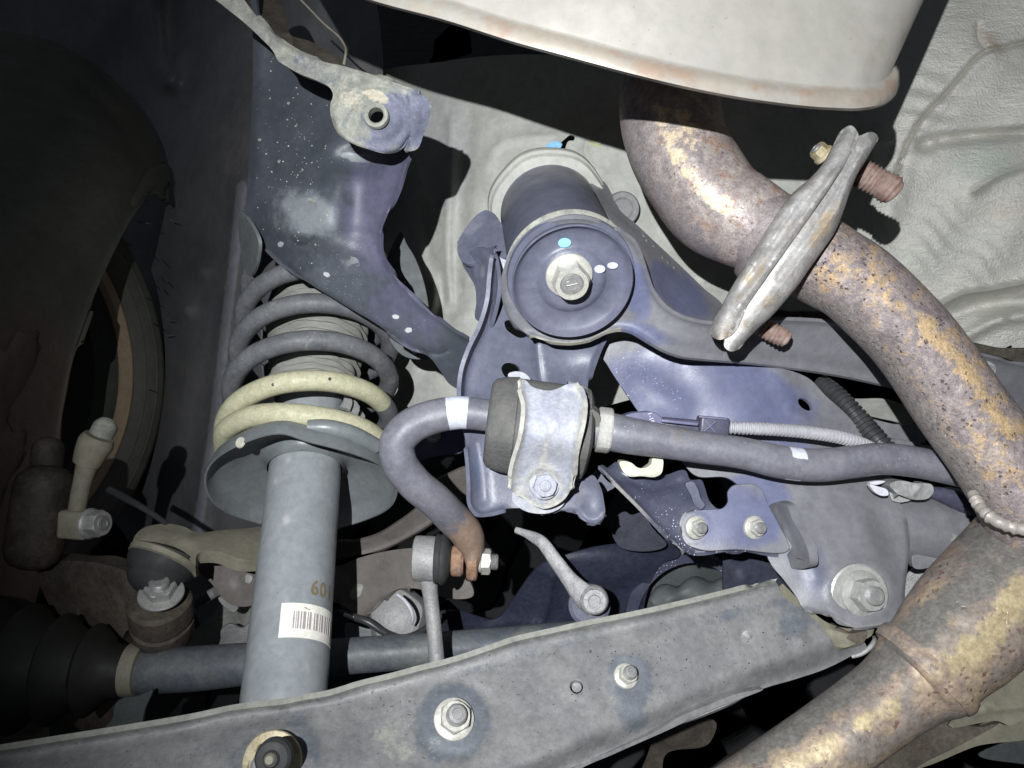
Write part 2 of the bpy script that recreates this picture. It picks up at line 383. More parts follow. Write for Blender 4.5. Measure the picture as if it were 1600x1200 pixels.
M['exhaust_up'] = mat('mottled_upper_pipe', (.27, .23, .225), (.39, .345, .32), (.33, .225, .18), scale=80, thr=(.38, .62), rough=(.38, .58), metal=.25, bump=.6, bscale=420, bdist=.0006, thr3=(.5, .66), s3=70, pits=((.22, .14, .12), 260, .24), stain=(.27, .235, .235), stain2=(.60, .49, .34), sedge=1.9, vary=.25, sfine=1.3, soft=1)
M['flange'] = mat('flange_steel', (.30, .29, .285), (.41, .40, .385), (.34, .285, .22), scale=55, rough=(.36, .58), metal=.15, bump=.8, bscale=400, soft=1, vary=.18, stain=(.22, .18, .15), stain2=(.37, .30, .22), sedge=1.6)
M['muffler'] = mat('muffler_steel', (.425, .405, .36), (.455, .437, .395), (.43, .42, .41), scale=9, rough=(.36, .50), metal=.25, bump=.1, stain=(.41, .31, .24), stain2=(.42, .38, .32), sedge=1.6, sfine=4, pits=((.38, .32, .26), 160, .12), soft=.7, vary=.06)
M['shield'] = mat('heat_shield_foil', (.49, .48, .435), (.57, .56, .51), (.50, .515, .46), scale=8, rough=(.34, .50), metal=.25, bump=.9, bscale=480, bdist=.0013, wrinkle=(60, (1, 1, 3.2), (0, .35, 0), .9), stain=(.50, .43, .36), stain2=(.42, .46, .40), sedge=1.0, vary=.07)
M['foil_rough'] = mat('grainy_foil', (.40, .40, .39), (.55, .55, .54), (.34, .34, .34), scale=60, rough=(.45, .6), metal=.2, bump=1.0, bscale=420, bdist=.002)
M['body'] = mat('body_primer', (.39, .39, .355), (.46, .46, .415), (.34, .345, .33), scale=16, rough=(.5, .7), bump=.25, big=(45, 4), stain=(.40, .40, .39), stain2=(.45, .45, .25), pits=((.4, .38, .33), 190, .06))
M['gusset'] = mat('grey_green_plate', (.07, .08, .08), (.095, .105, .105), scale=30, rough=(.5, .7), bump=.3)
M['brown'] = mat('brown_backing_plate', (.115, .10, .09), (.15, .132, .12), (.17, .155, .14), scale=26, rough=(.45, .65), bump=.35, speck=((.4, .38, .35), 260, .1, .6), stain=(.55, .54, .5), soft=.8)
M['tan'] = mat('tan_dusty_arm', (.20, .188, .14), (.29, .27, .205), (.16, .148, .11), scale=30, rough=(.6, .8), bump=.5, stain=(.20, .2, .15))
M['knuckle'] = mat('knuckle_steel', (.07, .06, .048), (.115, .098, .078), (.095, .06, .045), scale=30, rough=(.6, .8), bump=.9, vary=.25, soft=1)  # albedo lowered to stand in for weak torch light at lower left
M['collar'] = mat('dusty_collar', (.36, .35, .33), (.46, .45, .42), scale=60, rough=(.5, .7), bump=.6, soft=1, vary=.15)
M['silver'] = mat('dusty_alloy', (.27, .27, .27), (.36, .355, .345), (.21, .205, .20), scale=60, rough=(.45, .65), bump=.9, bscale=350, bdist=.0007, metal=.2, soft=.8)
M['cast'] = mat('dusty_casting', (.36, .36, .37), (.48, .47, .46), (.27, .265, .26), scale=70, rough=(.5, .7), bump=1.0, bscale=350, bdist=.0009, metal=.15, soft=.9, vary=.2)
M['shaft'] = mat('dusty_shaft', (.085, .095, .115), (.13, .14, .145), (.16, .165, .16), scale=40, rough=(.4, .6), bump=.4, soft=.9, vary=.15)
M['tyre'] = mat('tyre_rubber', (.105, .105, .085), (.14, .14, .11), (.15, .15, .12), scale=18, rough=(.5, .7), bump=.3, stain=(.15, .115, .095), sedge=.4)
M['rim'] = mat('rim_steel', (.07, .07, .065), (.11, .105, .09), (.16, .13, .1), scale=20, rough=(.5, .7), bump=.3, stain=(.50, .37, .25), sedge=.3)
M['dust_shield'] = mat('dust_shield_paint', (.15, .15, .125), (.19, .185, .155), (.20, .16, .14), scale=9, rough=(.45, .65), bump=.2)
M['liner'] = mat('wheel_liner_plastic', (.15, .148, .155), (.19, .187, .19), (.24, .215, .21), scale=9, rough=(.35, .5), bump=.3, speck=((.5, .5, .5), 120, .07, .55), stain=(.30, .31, .34), soft=.8)
M['void'] = mat('underbody_shade', (.02, .02, .02), (.03, .03, .032), scale=6, rough=(.7, .9), bump=.3)  # near-black colour stands in for shadow in the open gaps
M['plastic_dark'] = mat('dark_plastic', (.05, .05, .08), (.08, .08, .12), (.11, .1, .14), scale=60, rough=(.3, .5), bump=.3)
M['plastic_violet'] = mat('violet_dusty_plastic', (.12, .12, .20), (.16, .16, .25), scale=50, rough=(.35, .5), bump=.3)
M['conduit_grey'] = mat('grey_conduit', (.32, .32, .335), (.40, .40, .42), scale=60, rough=(.45, .6), bump=.3)
M['conduit_black'] = mat('black_conduit', (.03, .03, .035), (.06, .06, .06), scale=60, rough=(.25, .4), bump=.3)
M['clip'] = mat('cream_plastic', (.62, .60, .44), (.54, .54, .46), (.5, .44, .2), scale=30, rough=(.4, .6), bump=.2)
M['dot_paint'] = mat('greyed_paint_dot', (.38, .39, .42), (.48, .48, .5), scale=80, rough=(.5, .7), bump=.3, soft=1, vary=.2)
M['white_paint'] = mat('white_paint_mark', (.62, .62, .67), (.52, .52, .57), scale=80, rough=(.5, .7), bump=.2)
M['blue_paint'] = mat('blue_paint_mark', (.22, .50, .85), (.3, .6, .85), scale=80, rough=(.5, .7), bump=.2)
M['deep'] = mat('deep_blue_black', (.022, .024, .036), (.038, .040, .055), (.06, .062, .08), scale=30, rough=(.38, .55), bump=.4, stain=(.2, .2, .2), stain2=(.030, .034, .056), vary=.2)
M['label'] = mat('paper_label', (.90, .88, .78), (.92, .90, .82), scale=40, rough=(.5, .6), bump=.1)
M['ink'] = mat('label_ink', (.36, .32, .33), (.44, .40, .40), scale=80, rough=(.5, .6), bump=.05)
M['ink_tan'] = mat('stamped_ink', (.19, .15, .08), (.26, .21, .13), scale=120, rough=(.5, .6), bump=.05)
M['weld'] = mat('weld_bead', (.36, .33, .30), (.46, .42, .38), (.3, .22, .18), scale=90, rough=(.4, .6), metal=.3, bump=.8, bscale=300)
M['gold'] = mat('yellow_zinc', (.36, .30, .18), (.46, .41, .28), (.28, .25, .18), scale=60, rough=(.4, .6), metal=.2, bump=.5, vary=.2, soft=1)
M['boot_black'] = mat('boot_black', (.016, .017, .015), (.026, .026, .022), scale=30, rough=(.5, .7), bump=.3)  # darker than plain black rubber, imitating the light falloff at lower left
M['caliper'] = mat('dimmed_caliper', (.045, .039, .032), (.08, .066, .052), (.08, .05, .035), scale=26, rough=(.5, .75), bump=.9, vary=.3, soft=1)  # brown casting, its colour darkened to paint in the torch falloff
M['rubber_plug'] = mat('grey_rubber_plug', (.22, .22, .22), (.28, .28, .28), scale=40, rough=(.6, .8), bump=.3)

# ------------------------------------------------------------------ fasteners (parts: washer face > hex nut, threaded stud)
_bolt_cache = {}
def hexmesh(name, r, h, rb, mat_):
    """hex with chamfered corners, +Z axis, from z=0"""
    bm = bmesh.new(); seg = 36
    def hexr(t): a = (t % (math.pi/3))-math.pi/6; return r*math.cos(math.pi/6)/math.cos(a)
    rows = [(0, 1e9), (h*.80, 1e9), (h*.90, r*.955), (h, r*.87)]
    rings = []
    for z, cap in rows:
        rings.append([bm.verts.new((min(hexr(2*math.pi*i/seg), cap)*math.cos(2*math.pi*i/seg), min(hexr(2*math.pi*i/seg), cap)*math.sin(2*math.pi*i/seg), z)) for i in range(seg)])
    rin = rb*1.02
    rings.append([bm.verts.new((rin*math.cos(2*math.pi*i/seg), rin*math.sin(2*math.pi*i/seg), h)) for i in range(seg)])
    rings.append([bm.verts.new((rin*math.cos(2*math.pi*i/seg), rin*math.sin(2*math.pi*i/seg), h*.7)) for i in range(seg)])
    for a, b in zip(rings, rings[1:]):
        for i in range(seg): bm.faces.new((a[i], a[(i+1) % seg], b[(i+1) % seg], b[i]))
    bm.faces.new(rings[-1])
    me = bpy.data.meshes.new(name); bm.to_mesh(me); bm.free(); me.materials.append(mat_); me.shade_smooth(); me.set_sharp_from_angle(angle=math.radians(22)); return me
def revmesh(name, prof, mat_, seg=40, thread=None):
    bm = bmesh.new(); rings = []
    for (r, z) in prof:
        ring = []
        for i in range(seg):
            t = 2*math.pi*i/seg; rr = r
            if thread and thread[2] < z < thread[3]:
                rr += thread[0]*(2*abs(((z/thread[1]+t/2/math.pi) % 1)-.5)-.5)
            ring.append(bm.verts.new((rr*math.cos(t), rr*math.sin(t), z)))
        rings.append(ring)
    for a, b in zip(rings, rings[1:]):
        for i in range(seg): bm.faces.new((a[i], a[(i+1) % seg], b[(i+1) % seg], b[i]))
    bm.faces.new(rings[-1]); bm.faces.new(list(reversed(rings[0])))
    me = bpy.data.meshes.new(name); bm.to_mesh(me); bm.free(); me.materials.append(mat_); me.shade_smooth(); me.set_sharp_from_angle(angle=math.radians(30)); return me
def bolt_meshes(fl, hx, hh, st, sl, kind):
    key = (fl, hx, hh, st, sl, kind)
    if key in _bolt_cache: return _bolt_cache[key]
    mz = {'zinc': M['zinc'], 'dull': M['zinc_dull'], 'clamp': M['clamp'], 'rusty': M['rust'], 'gold': M['gold']}[kind]
    w_ = revmesh('flange_washer', [(fl*.3, 0), (fl, 0), (fl, .0012), (fl*.97, .0019), (hx*.98, .0030), (hx*.5, .0032)], mz)
    h_ = hexmesh('hex_nut', hx, hh, st, mz)
    ms = M['rust_stud'] if kind == 'rusty' else (M['stud'] if kind != 'clamp' else M['clamp'])
    n = 60; pr = [(st, -.002+(sl-.001+.002)*i/n) for i in range(n+1)]+[(st*.86, sl-.0002), (st*.55, sl), (st*.5, sl-.0006)]
    s_ = revmesh('threaded_stud', pr, ms, thread=(st*.16, .00125, hh*.5, sl-.0012))
    _bolt_cache[key] = (w_, h_, s_); return _bolt_cache[key]
def bolt(par, x, y, d, axis, fl, hx, hh, st, sl, kind='zinc', spin=0, name='bolt'):
    """sizes in px at depth d; axis points out of the nut"""
    k = d/F; ms = bolt_meshes(round(fl*k, 5), round(hx*k, 5), round(hh*k, 5), round(st*k, 5), round(sl*k, 5), kind)
    o = bpy.data.objects.new(name, ms[0]); C.objects.link(o); o.parent = par
    u, v, a = frame_of(axis); R = Matrix((u, v, a)).transposed().to_4x4() @ Matrix.Rotation(math.radians(spin), 4, 'Z')
    o.matrix_local = Matrix.Translation(P(x, y, d)-wloc(par)) @ R
    nn = bpy.data.objects.new('hex_nut', ms[1]); C.objects.link(nn); nn.parent = o; nn.location = (0, 0, .0028)
    ss = bpy.data.objects.new('threaded_stud', ms[2]); C.objects.link(ss); ss.parent = o; ss.location = (0, 0, .0028)
    return o
def mark(par, x, y, d, rx, ry, ang, m_, name='paint_mark', t=.0004):
    """small dab of paint with its own slight thickness"""
    out = ell(0, 0, 1, 1, 0, 18)*np.array([rx, ry]); out *= (1+.13*np.sin(np.arange(18)/18*4*math.pi+x)+.06*np.sin(np.arange(18)/18*10*math.pi+y))[:, None]
    a = math.radians(ang); out = out@np.array([[math.cos(a), math.sin(a)], [-math.sin(a), math.cos(a)]])+[x, y]
    if not isinstance(d, (int, float)):
        src = d; d = on(src, x, y, t)
        return sheet(name, out, [(x, y, d)], m_, par, t=t, g=max(3, min(rx, ry)*.7), bev=0, feats=[('fn', lambda p: DF[src.name](p)-t-d)])
    return sheet(name, out, [(x, y, d)], m_, par, t=t, g=max(3, min(rx, ry)*.7), bev=0)


def flecks(par, src, n, region, mats, seed, rmin=.5, rmax=1.8, poly=None, name='dust_flecks', lift=.0004):
    """loose grit and chips lying on a sheet: tiny thin slivers, one mesh (nobody could count them)"""
    r = np.random.default_rng(seed); V = []; f = []
    for _ in range(n):
        x, y = r.normal(region[0], region[2]), r.normal(region[1], region[3])
        if poly is not None and not inside(np.array([[x, y]]), np.asarray(poly, float))[0]: continue
        d0 = on(src, x, y, lift); a = r.uniform(0, 3.14); l = r.uniform(rmin, rmax)**1.2; w_ = l*r.uniform(.25, .9); k = len(V)
        for t in np.linspace(0, 2*np.pi, 7)[:-1]:
            u_, v_ = l*math.cos(t)*r.uniform(.7, 1.2), w_*math.sin(t)*r.uniform(.7, 1.2)
            V.append(P(x+u_*math.cos(a)-v_*math.sin(a), y+u_*math.sin(a)+v_*math.cos(a), d0))
        V.append(P(x, y, d0-.0003)); f += [(k+i, k+(i+1) % 6, k+6) for i in range(6)]
    if V: return tag(mk(name, V, f, mats, par), kind='stuff')
# ================================================================== THE SETTING
o = sheet('underbody', [(-900, -700), (2400, -700), (2400, 1900), (-900, 1900)], [(800, 600, 1.35), (0, 600, 1.4), (1600, 600, 1.3)], M['void'], t=.01, g=60, smooth=False, wob=.01)  # fill sheet behind everything; its blackness paints the shadow between parts
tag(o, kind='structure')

# body panel (cream primer) behind the bushing
body = thing('body_panel', 'cream primed body panel behind the rubber bushing and dark spring bracket', 'body panel', P(850, 350, .74))
slot = crom([(874, 236), (873, 231), (884, 216), (891, 211), (898, 213), (897, 219), (889, 220), (879, 237)], 4, True)
bp = sheet('pressed_panel', [(560, 130), (700, 95), (1000, 95), (1340, 170), (1345, 420), (1250, 520), (1000, 620), (820, 660), (720, 672), (625, 680), (612, 600), (600, 560), (560, 430), (545, 280)],
      [(560, 300, .86), (640, 400, .80), (700, 300, .765), (740, 300, .745), (800, 250, .735), (1000, 300, .735), (1200, 400, .745), (680, 620, .77), (640, 640, .79), (900, 600, .77)],
      M['body'], body, g=9, holes=[slot],
      feats=[('g', [(706, 190), (702, 300), (700, 400), (705, 470)], 7, -.006), ('g', [(735, 180), (728, 260), (715, 380), (712, 480)], 12, .006),
             ('g', [(662, 330), (672, 400), (690, 470), (668, 520)], 8, .004), ('g', [(680, 440), (668, 520), (640, 600)], 9, -.005),
             ('g', [(940, 205), (918, 220), (914, 235), (925, 260), (922, 300)], 4, .003), ('g', [(760, 265), (775, 230), (820, 215), (870, 214)], 7, -.004),
             ('b', 690, 480, 25, 60, 10, .006, .6), ('g', [(1080, 470), (1100, 440), (1108, 428)], 2.5, -.002), ('b', 1103, 452, 7, 9, 0, -.002), ('b', 722, 500, 14, 12, 0, -.003, .3)],
      stain=[(600, 420, 60, 240, 0, .6, .75), (700, 230, 45, 110, 0, .7, .7), (655, 620, 50, 60, 0, .8, .5)], stain2=[(931, 223, 11, 7, 0, .3, .8)], wob=.0015)  # greyer left patches paint the shade where the panel curves away
mark(body, 866, 228, bp, 14, 6, -15, M['blue_paint'])
mark(body, 934, 222, bp, 6, 3, 15, M['clip'])
# sheet of cream left of exhaust, in shadow at its edge
lathe('rubber_plug', [(0, -.004), (.009, -.004), (.0095, -.003), (.011, -.0045), (.0155, -.0045), (.017, -.002), (.0175, .004)], P(972, 327, .727), (-.03, 1, .1), M['rubber_plug'], body)

g_ = sheet('gusset_plate', [(628, 362), (634, 378), (646, 398), (660, 432), (672, 500), (672, 560), (640, 560), (596, 430), (610, 390)], [(630, 380, .66), (660, 500, .66)], M['gusset'], g=10, wob=.001)
tag(g_, 'dark grey green plate showing between the spring bracket and cream panel', 'plate')

# heat shield, right
hs = thing('heat_shield', 'crinkled pale grey foil heat shield behind the exhaust pipes', 'heat shield', P(1450, 300, .74))
sheet('foil_sheet', [(1290, -60), (1480, -60), (1720, -60), (1720, 600), (1600, 560), (1500, 535), (1440, 530), (1250, 520), (1235, 480), (1250, 330), (1300, 200), (1290, 60)],
      [(1300, 0, .76), (1620, 0, .72), (1440, 210, .735), (1300, 450, .76), (1600, 300, .72), (1600, 560, .74), (1500, 500, .75)], M['shield'], hs, g=6,
      holes=[crom([(1566, 548), (1572, 543), (1582, 540), (1580, 546), (1572, 550)], 4, True)],
      feats=[('step', [(1545, 78), (1528, 88), (1500, 120), (1465, 158), (1440, 190), (1415, 250), (1390, 330)], 30, -.004),
             ('g', [(1640, 55), (1600, 66), (1566, 74), (1545, 78), (1528, 88), (1500, 120), (1472, 152), (1440, 186), (1422, 215), (1400, 270)], 3.5, .007),
             ('g', [(1528, 40), (1530, 62), (1540, 76)], 4, .003), ('g', [(1440, 225), (1490, 216), (1560, 210), (1640, 206)], 9, .012),
             ('g', [(1462, 482), (1500, 462), (1550, 453), (1620, 440)], 5, -.010), ('g', [(1470, 500), (1520, 480), (1620, 470)], 12, .012),
             ('g', [(1520, 300), (1560, 275), (1620, 255)], 6, -.006), ('g', [(1500, 530), (1560, 500), (1640, 490)], 10, -.010),
             ('fn', lambda p: 0.0013*np.sin(p[:, 1]/5.2+1.3*np.sin(p[:, 0]/22)+.5*np.sin(p[:, 1]/31))*blob(p, 1425, 190, 55, 95, 30, .8)),
             ('fn', lambda p: 0.0008*np.sin((p[:, 1]*.8-p[:, 0]*.55)/4.2+1.6*np.sin(p[:, 0]/17+p[:, 1]/33))*blob(p, 1450, 400, 110, 90, 0, .8))],
      stain=[(1545, 64, 40, 18, 40, 1.2, .6), (1580, 330, 60, 30, 0, 1.2, .5)], stain2=[(1530, 250, 70, 40, 0, .9, .55)], wob=.002)
sheet('grainy_panel', [(1120, 120), (1330, 120), (1330, 300), (1260, 420), (1130, 420), (1100, 300)], [(1200, 200, .765), (1250, 400, .765)], M['foil_rough'], hs, g=10, wob=.001)

# wheel arch liner, left
ln = sheet('wheel_arch_liner', [(-200, -80), (560, -80), (560, 300), (420, 460), (420, 700), (420, 930), (-200, 930)],
      [(0, 400, 1.28), (250, 400, 1.16), (300, 100, 1.1), (400, 400, .90), (330, 800, .97), (400, 100, .98), (100, 0, 1.2)], M['liner'], g=10,
      feats=[('g', [(245, -60), (240, 40), (252, 100), (266, 128)], 20, -.03), ('g', [(272, -40), (268, 40), (268, 90)], 16, .008), ('g', [(262, 130), (276, 112), (282, 90)], 9, -.015),
             ('g', [(378, 290), (366, 400), (354, 500), (330, 700), (305, 840)], 15, -.02), ('b', 312, 425, 16, 9, 15, -.02, .6), ('b', 290, 487, 12, 9, 0, -.02, .6), ('b', 300, 400, 26, 24, 0, .012, .6),
             ('g', [(290, 440), (300, 520), (270, 700)], 22, -.01)],
      stain=[('l', [(378, 290), (366, 400), (354, 500), (330, 700), (305, 840)], 9, 1)], wob=.004)
tag(ln, 'dark grey plastic wheel arch liner between the tyre and the spring', 'wheel liner')

# ================================================================== MUFFLER
mf = thing('muffler', 'large cream steel muffler with rusty seam hanging across the top', 'muffler', P(1000, 40, .45))
seam = np.array([(430, -62, .475), (500, -30, .465), (570, -2, .455), (700, 34, .437), (800, 66, .427), (900, 93, .42), (1000, 120, .42), (1100, 143, .425), (1200, 160, .435), (1300, 170, .448), (1350, 170, .457), (1382, 162, .468), (1398, 148, .478), (1404, 130, .488)])
sm = crom(seam*[1, 1, 1000], 12)/[1, 1, 1000]
def seam_up(dy, dd, inx=0):
    n = len(sm); k = np.linspace(0, 1, n); tl = np.clip((k-.86)/.14, 0, 1)
    q = sm.copy(); q[:, 1] -= dy; q[:, 0] -= inx*tl**2; q[:, 2] += dd; return q
lean = lambda q, f: q+np.c_[np.interp(q[:, 0], [1200, 1400], [0, 62])*f, np.zeros(len(q)), np.zeros(len(q))]
rows = [seam_up(3, .012), seam_up(0, .004), seam_up(3, 0), seam_up(12, -.0005), seam_up(22, .001), seam_up(28, .0035, 4), seam_up(33, .0055, 8), seam_up(37, .0055, 10)]
for i in range(1, 9):
    f = i/8; q = seam_up(37+520*f, .0055+.05*f*f, 10); rows.append(lean(q, f*4.0))
V = []; st = []; st2 = []
for ri, r in enumerate(rows):
    for v in Pn(r[:, 0], r[:, 1], r[:, 2]): V.append(v)
    for v in r:
        st.append({1: .3, 2: .45, 3: .55, 4: .62, 5: .5, 6: .3}.get(ri, 0)*(1 if 760 < v[0] < 1400 else .6) if ri < 8 else .0)
        st2.append(.5 if ri < 7 else (.35 if v[0] > 1330 else 0))
n = len(sm); fc = []
for i in range(len(rows)-1):
    for j in range(n-1): fc.append((i*n+j, i*n+j+1, (i+1)*n+j+1, (i+1)*n+j))
o = mk('shell', V, fc, M['muffler'], mf, attrs={'stain': st, 'stain2': st2}, sharp=60)
m_ = o.modifiers.new('thick', 'SOLIDIFY'); m_.thickness = .0016; m_.offset = 0
# rolled seam bead and end cap closing the drum behind the seam
q0 = seam_up(6, .006); back = seam_up(60, .13); top = seam_up(320, .16)
V = list(Pn(q0[:, 0], q0[:, 1], q0[:, 2]))+list(Pn(back[:, 0]-20, back[:, 1], back[:, 2]))+list(Pn(top[:, 0], top[:, 1], top[:, 2]))
mk('end_cap', V, [(i*n+j, i*n+j+1, (i+1)*n+j+1, (i+1)*n+j) for i in range(2) for j in range(n-1)], M['muffler'], mf)

# ================================================================== EXHAUST
ea = thing('exhaust_outlet_pipe', 'heat stained curved exhaust pipe running up from the flange to the muffler', 'exhaust pipe', P(1080, 270, .57))
def ringfn(c, wd, amp): return lambda s, a, L: amp*math.exp(-((s-c*L)/wd)**2)
sweep('pipe', [(1048, 60, .60, 76), (1048, 130, .585, 77), (1048, 185, .575, 78), (1060, 235, .57, 77), (1086, 278, .565, 77), (1122, 322, .56, 76), (1160, 345, .555, 72), (1198, 366, .55, 66)], M['exhaust_up'], ea, sides=56, step=.0025,
      rfn=lambda s, a, L: .0005*math.sin(a*3+s*60)+.0003*math.sin(a*7), pst=[('l', [(985, 180), (1000, 250), (1050, 340), (1110, 395)], 24, .75), (1092, 245, 9, 26, -20, .6, .8)],
      pst2=[('l', [(1034, 175), (1046, 225), (1068, 262), (1096, 296), (1140, 320)], 17, .66), (1075, 200, 20, 40, -15, .8, .60), (1120, 318, 26, 14, 20, .7, .66)])
sweep('weld_cone', [(1168, 352, .556, 60), (1190, 362, .55, 68), (1206, 374, .548, 76), (1222, 384, .545, 80)], M['exhaust_up'], ea, sides=48, step=.002, rfn=lambda s, a, L: .0009*math.sin(a*5+s*150), stainfn=lambda s, a: .7)
F1R = [(1340, 206), (1328, 242), (1308, 276), (1286, 309), (1248, 364), (1207, 421), (1170, 474), (1137, 527)]
F1L = [(1124, 531), (1111, 524), (1112, 508), (1122, 488), (1140, 454), (1158, 424), (1180, 388), (1203, 351), (1222, 322), (1240, 300), (1264, 280), (1284, 258), (1300, 230)]
F1 = [(1319, 200), (1330, 196)]+F1R+F1L
f1 = sheet('flange_plate', F1, [(1330, 200, .492), (1214, 345, .4635), (1266, 345, .4635), (1120, 525, .478), (1190, 395, .4625), (1290, 280, .468)], M['flange'], ea, ext=.085, g=5, bev=0,
      feats=[('lip', [(1111, 524)]+F1L[2:]+[(1319, 200)], 15, .012), ('lip', F1R, 5, .002), ('g', [(1306, 256), (1270, 300), (1236, 344), (1200, 396), (1150, 462)], 5, .0022), ('g', [(1312, 262), (1280, 306), (1244, 356), (1206, 410), (1150, 486)], 6, -.003), ('g', [(1232, 330), (1215, 352), (1204, 372)], 4, .002)],
      stain=[('l', F1L, 5, .5), ('l', F1R, 3, .45)], stain2=[(1180, 430, 14, 60, 35, .8, .5)], wob=.0004)
bolt(ea, 1288, 243, .545, (-.75, -.2, .5), 17, 14, 12, 8, 15, 'gold')
eb = thing('exhaust_front_pipe', 'rust blotched exhaust pipe right of the flange ending in a welded junction', 'exhaust pipe', P(1420, 540, .48))
F2R = [(1366, 207), (1372, 214), (1364, 232), (1352, 252), (1338, 276), (1328, 301), (1318, 330), (1306, 360), (1282, 396), (1262, 424), (1244, 450), (1222, 476), (1204, 496), (1186, 512), (1166, 532), (1152, 547)]
F2L = [(1141, 549), (1132, 542), (1132, 530), (1138, 518), (1167, 470), (1203, 416), (1243, 359), (1281, 303), (1303, 271), (1323, 240), (1336, 213)]
f2 = sheet('flange_plate', [(1346, 211), (1355, 207)]+F2R+F2L, [(1350, 212, .493), (1240, 372, .4645), (1298, 360, .4645), (1145, 540, .479), (1215, 440, .466), (1330, 280, .472)], M['flange'], eb, ext=.085, g=5, bev=0,
      feats=[('lip', F2R, 13, .009), ('g', [(1350, 232), (1322, 286), (1304, 332), (1272, 378), (1226, 440), (1170, 508)], 5, -.0028), ('g', [(1340, 236), (1306, 306), (1270, 360), (1216, 436)], 4, .0018), ('g', [(1334, 262), (1320, 292), (1305, 326)], 4, .002)],
      stain=[('l', F2R, 4, .5), ('l', F2L, 3, .45)], stain2=[(1290, 350, 14, 50, 30, .7, .6), (1200, 470, 10, 50, 40, .8, .45)], wob=.0004)
def rp(c): return lambda s, a, L: .0005*math.sin(a*2+s*50)+c*math.exp(-((s-L)/.004)**2)
sweep('pipe', [(1272, 404, .512, 66), (1300, 420, .508, 64), (1325, 434, .504, 63), (1376, 478, .498, 64), (1425, 530, .492, 65), (1462, 580, .487, 65), (1492, 625, .482, 65), (1548, 702, .474, 66), (1592, 772, .468, 68), (1625, 830, .465, 70)], M['exhaust'], eb, sides=48, step=.003, rfn=rp(0),
      pst=[('l', [(1255, 470), (1330, 510), (1400, 590), (1460, 680), (1540, 800)], 26, .8), (1500, 760, 60, 50, 50, .7, .75)], pst2=[('l', [(1440, 500), (1500, 570), (1540, 620), (1580, 680)], 20, .68), ('l', [(1310, 420), (1370, 450), (1410, 480)], 26, .5), (1545, 700, 26, 60, -30, .8, .5)])
# studs
def stud(par, pts, name='threaded_stud', mat_='rust_stud', pitch=.0021, amp=.0007):
    return sweep(name, pts, M[mat_], par, sides=24, step=.00035, rfn=lambda s, a, L: amp*(2*abs(((s/pitch+a/2/math.pi) % 1)-.5)-.5))
stud(eb, [(1312, 250, .53, 21), (1345, 270, .527, 21), (1372, 285, .525, 21), (1397, 299, .522, 20), (1400, 301, .522, 15)], pitch=.0030, amp=.0013)
stud(eb, [(1170, 496, .53, 16), (1195, 513, .527, 15), (1212, 522, .525, 15), (1228, 529, .523, 13), (1232, 531, .523, 9)], pitch=.0028, amp=.0011)
# y junction + collector pipe
ec = thing('exhaust_collector_pipe', 'wide mottled yellow brown exhaust pipe crossing the lower right corner', 'exhaust pipe', P(1400, 1080, .46))
sweep('pipe', [(1700, 770, .50, 112), (1660, 835, .49, 106), (1565, 930, .475, 98), (1525, 962, .47, 92), (1488, 1000, .465, 86), (1452, 1038, .46, 78), (1440, 1050, .46, 79), (1425, 1063, .46, 70), (1405, 1080, .458, 64), (1360, 1115, .455, 61), (1308, 1154, .452, 61), (1200, 1225, .45, 60), (1100, 1290, .45, 60)], M['exhaust_low'], ec, sides=56, step=.003,
      rfn=lambda s, a, L: .0004*math.sin(a*3+s*40), pst=[('l', [(1620, 850), (1540, 900), (1450, 970), (1400, 1020), (1300, 1090), (1180, 1170)], 34, .85), (1550, 850, 60, 40, 0, .8, .9)], pst2=[('l', [(1600, 920), (1560, 980), (1500, 1030)], 34, .70), ('l', [(1400, 1100), (1320, 1150), (1220, 1210)], 22, .62)])
sweep('weld_ring', [(1455, 1035, .46, 82), (1446, 1044, .46, 85), (1438, 1052, .46, 82)], M['exhaust_low'], ec, sides=48, step=.001, stain2fn=lambda s, a: 0, stainfn=lambda s, a: .3)
sweep('branch_collar', [(1600, 775, .475, 66), (1622, 815, .47, 76), (1650, 860, .47, 86)], M['exhaust_low'], ec, sides=48, step=.003, stainfn=lambda s, a: .8)
sweep('junction_weld', [(1520, 772, .462, 8), (1533, 794, .450, 8.5), (1552, 811, .440, 9.5), (1580, 823, .433, 10), (1620, 828, .430, 10), (1660, 822, .434, 10)], M['weld'], eb, sides=14, step=.002, rfn=lambda s, a, L: .0007*math.sin(s*1400))

# ================================================================== SPRING AND STRUT
A = P(442, 1110, .50); Bp = P(480, 700, .62); ax = (Bp-A).normalized(); Ls = (Bp-A).length
st_ = thing('strut', 'grey strut tube with barcode label and dished spring seat behind the lower arm', 'strut', A)
u_, v_, a_ = frame_of(ax)
R0 = .0285
_sp = [(rng.uniform(-.02, Ls), rng.uniform(0, 6.28), rng.uniform(.002, .008), rng.uniform(.35, .6)) for _ in range(46)]
lathe('tube', [(R0, -.06+i*(Ls+.056)/120) for i in range(121)]+[(R0*1.0, Ls-.004), (R0*.985, Ls+.002), (R0*.93, Ls+.008), (.018, Ls+.010)], A, ax, M['strut'], st_, seg=110, stainfn=lambda r, h, t: max([q[3]*math.exp(-(((h-q[0])/(q[2]*1.5))**2+((t-q[1])*R0/q[2])**2)) for q in _sp]+[0]))
def cyl_pt(t, ang, r): # ang 0 = towards the camera
    base = A+ax*t; cdir = (-base).normalized(); n = (cdir-ax*cdir.dot(ax)).normalized(); side = ax.cross(n)
    return base+(n*math.cos(ang)+side*math.sin(ang))*r
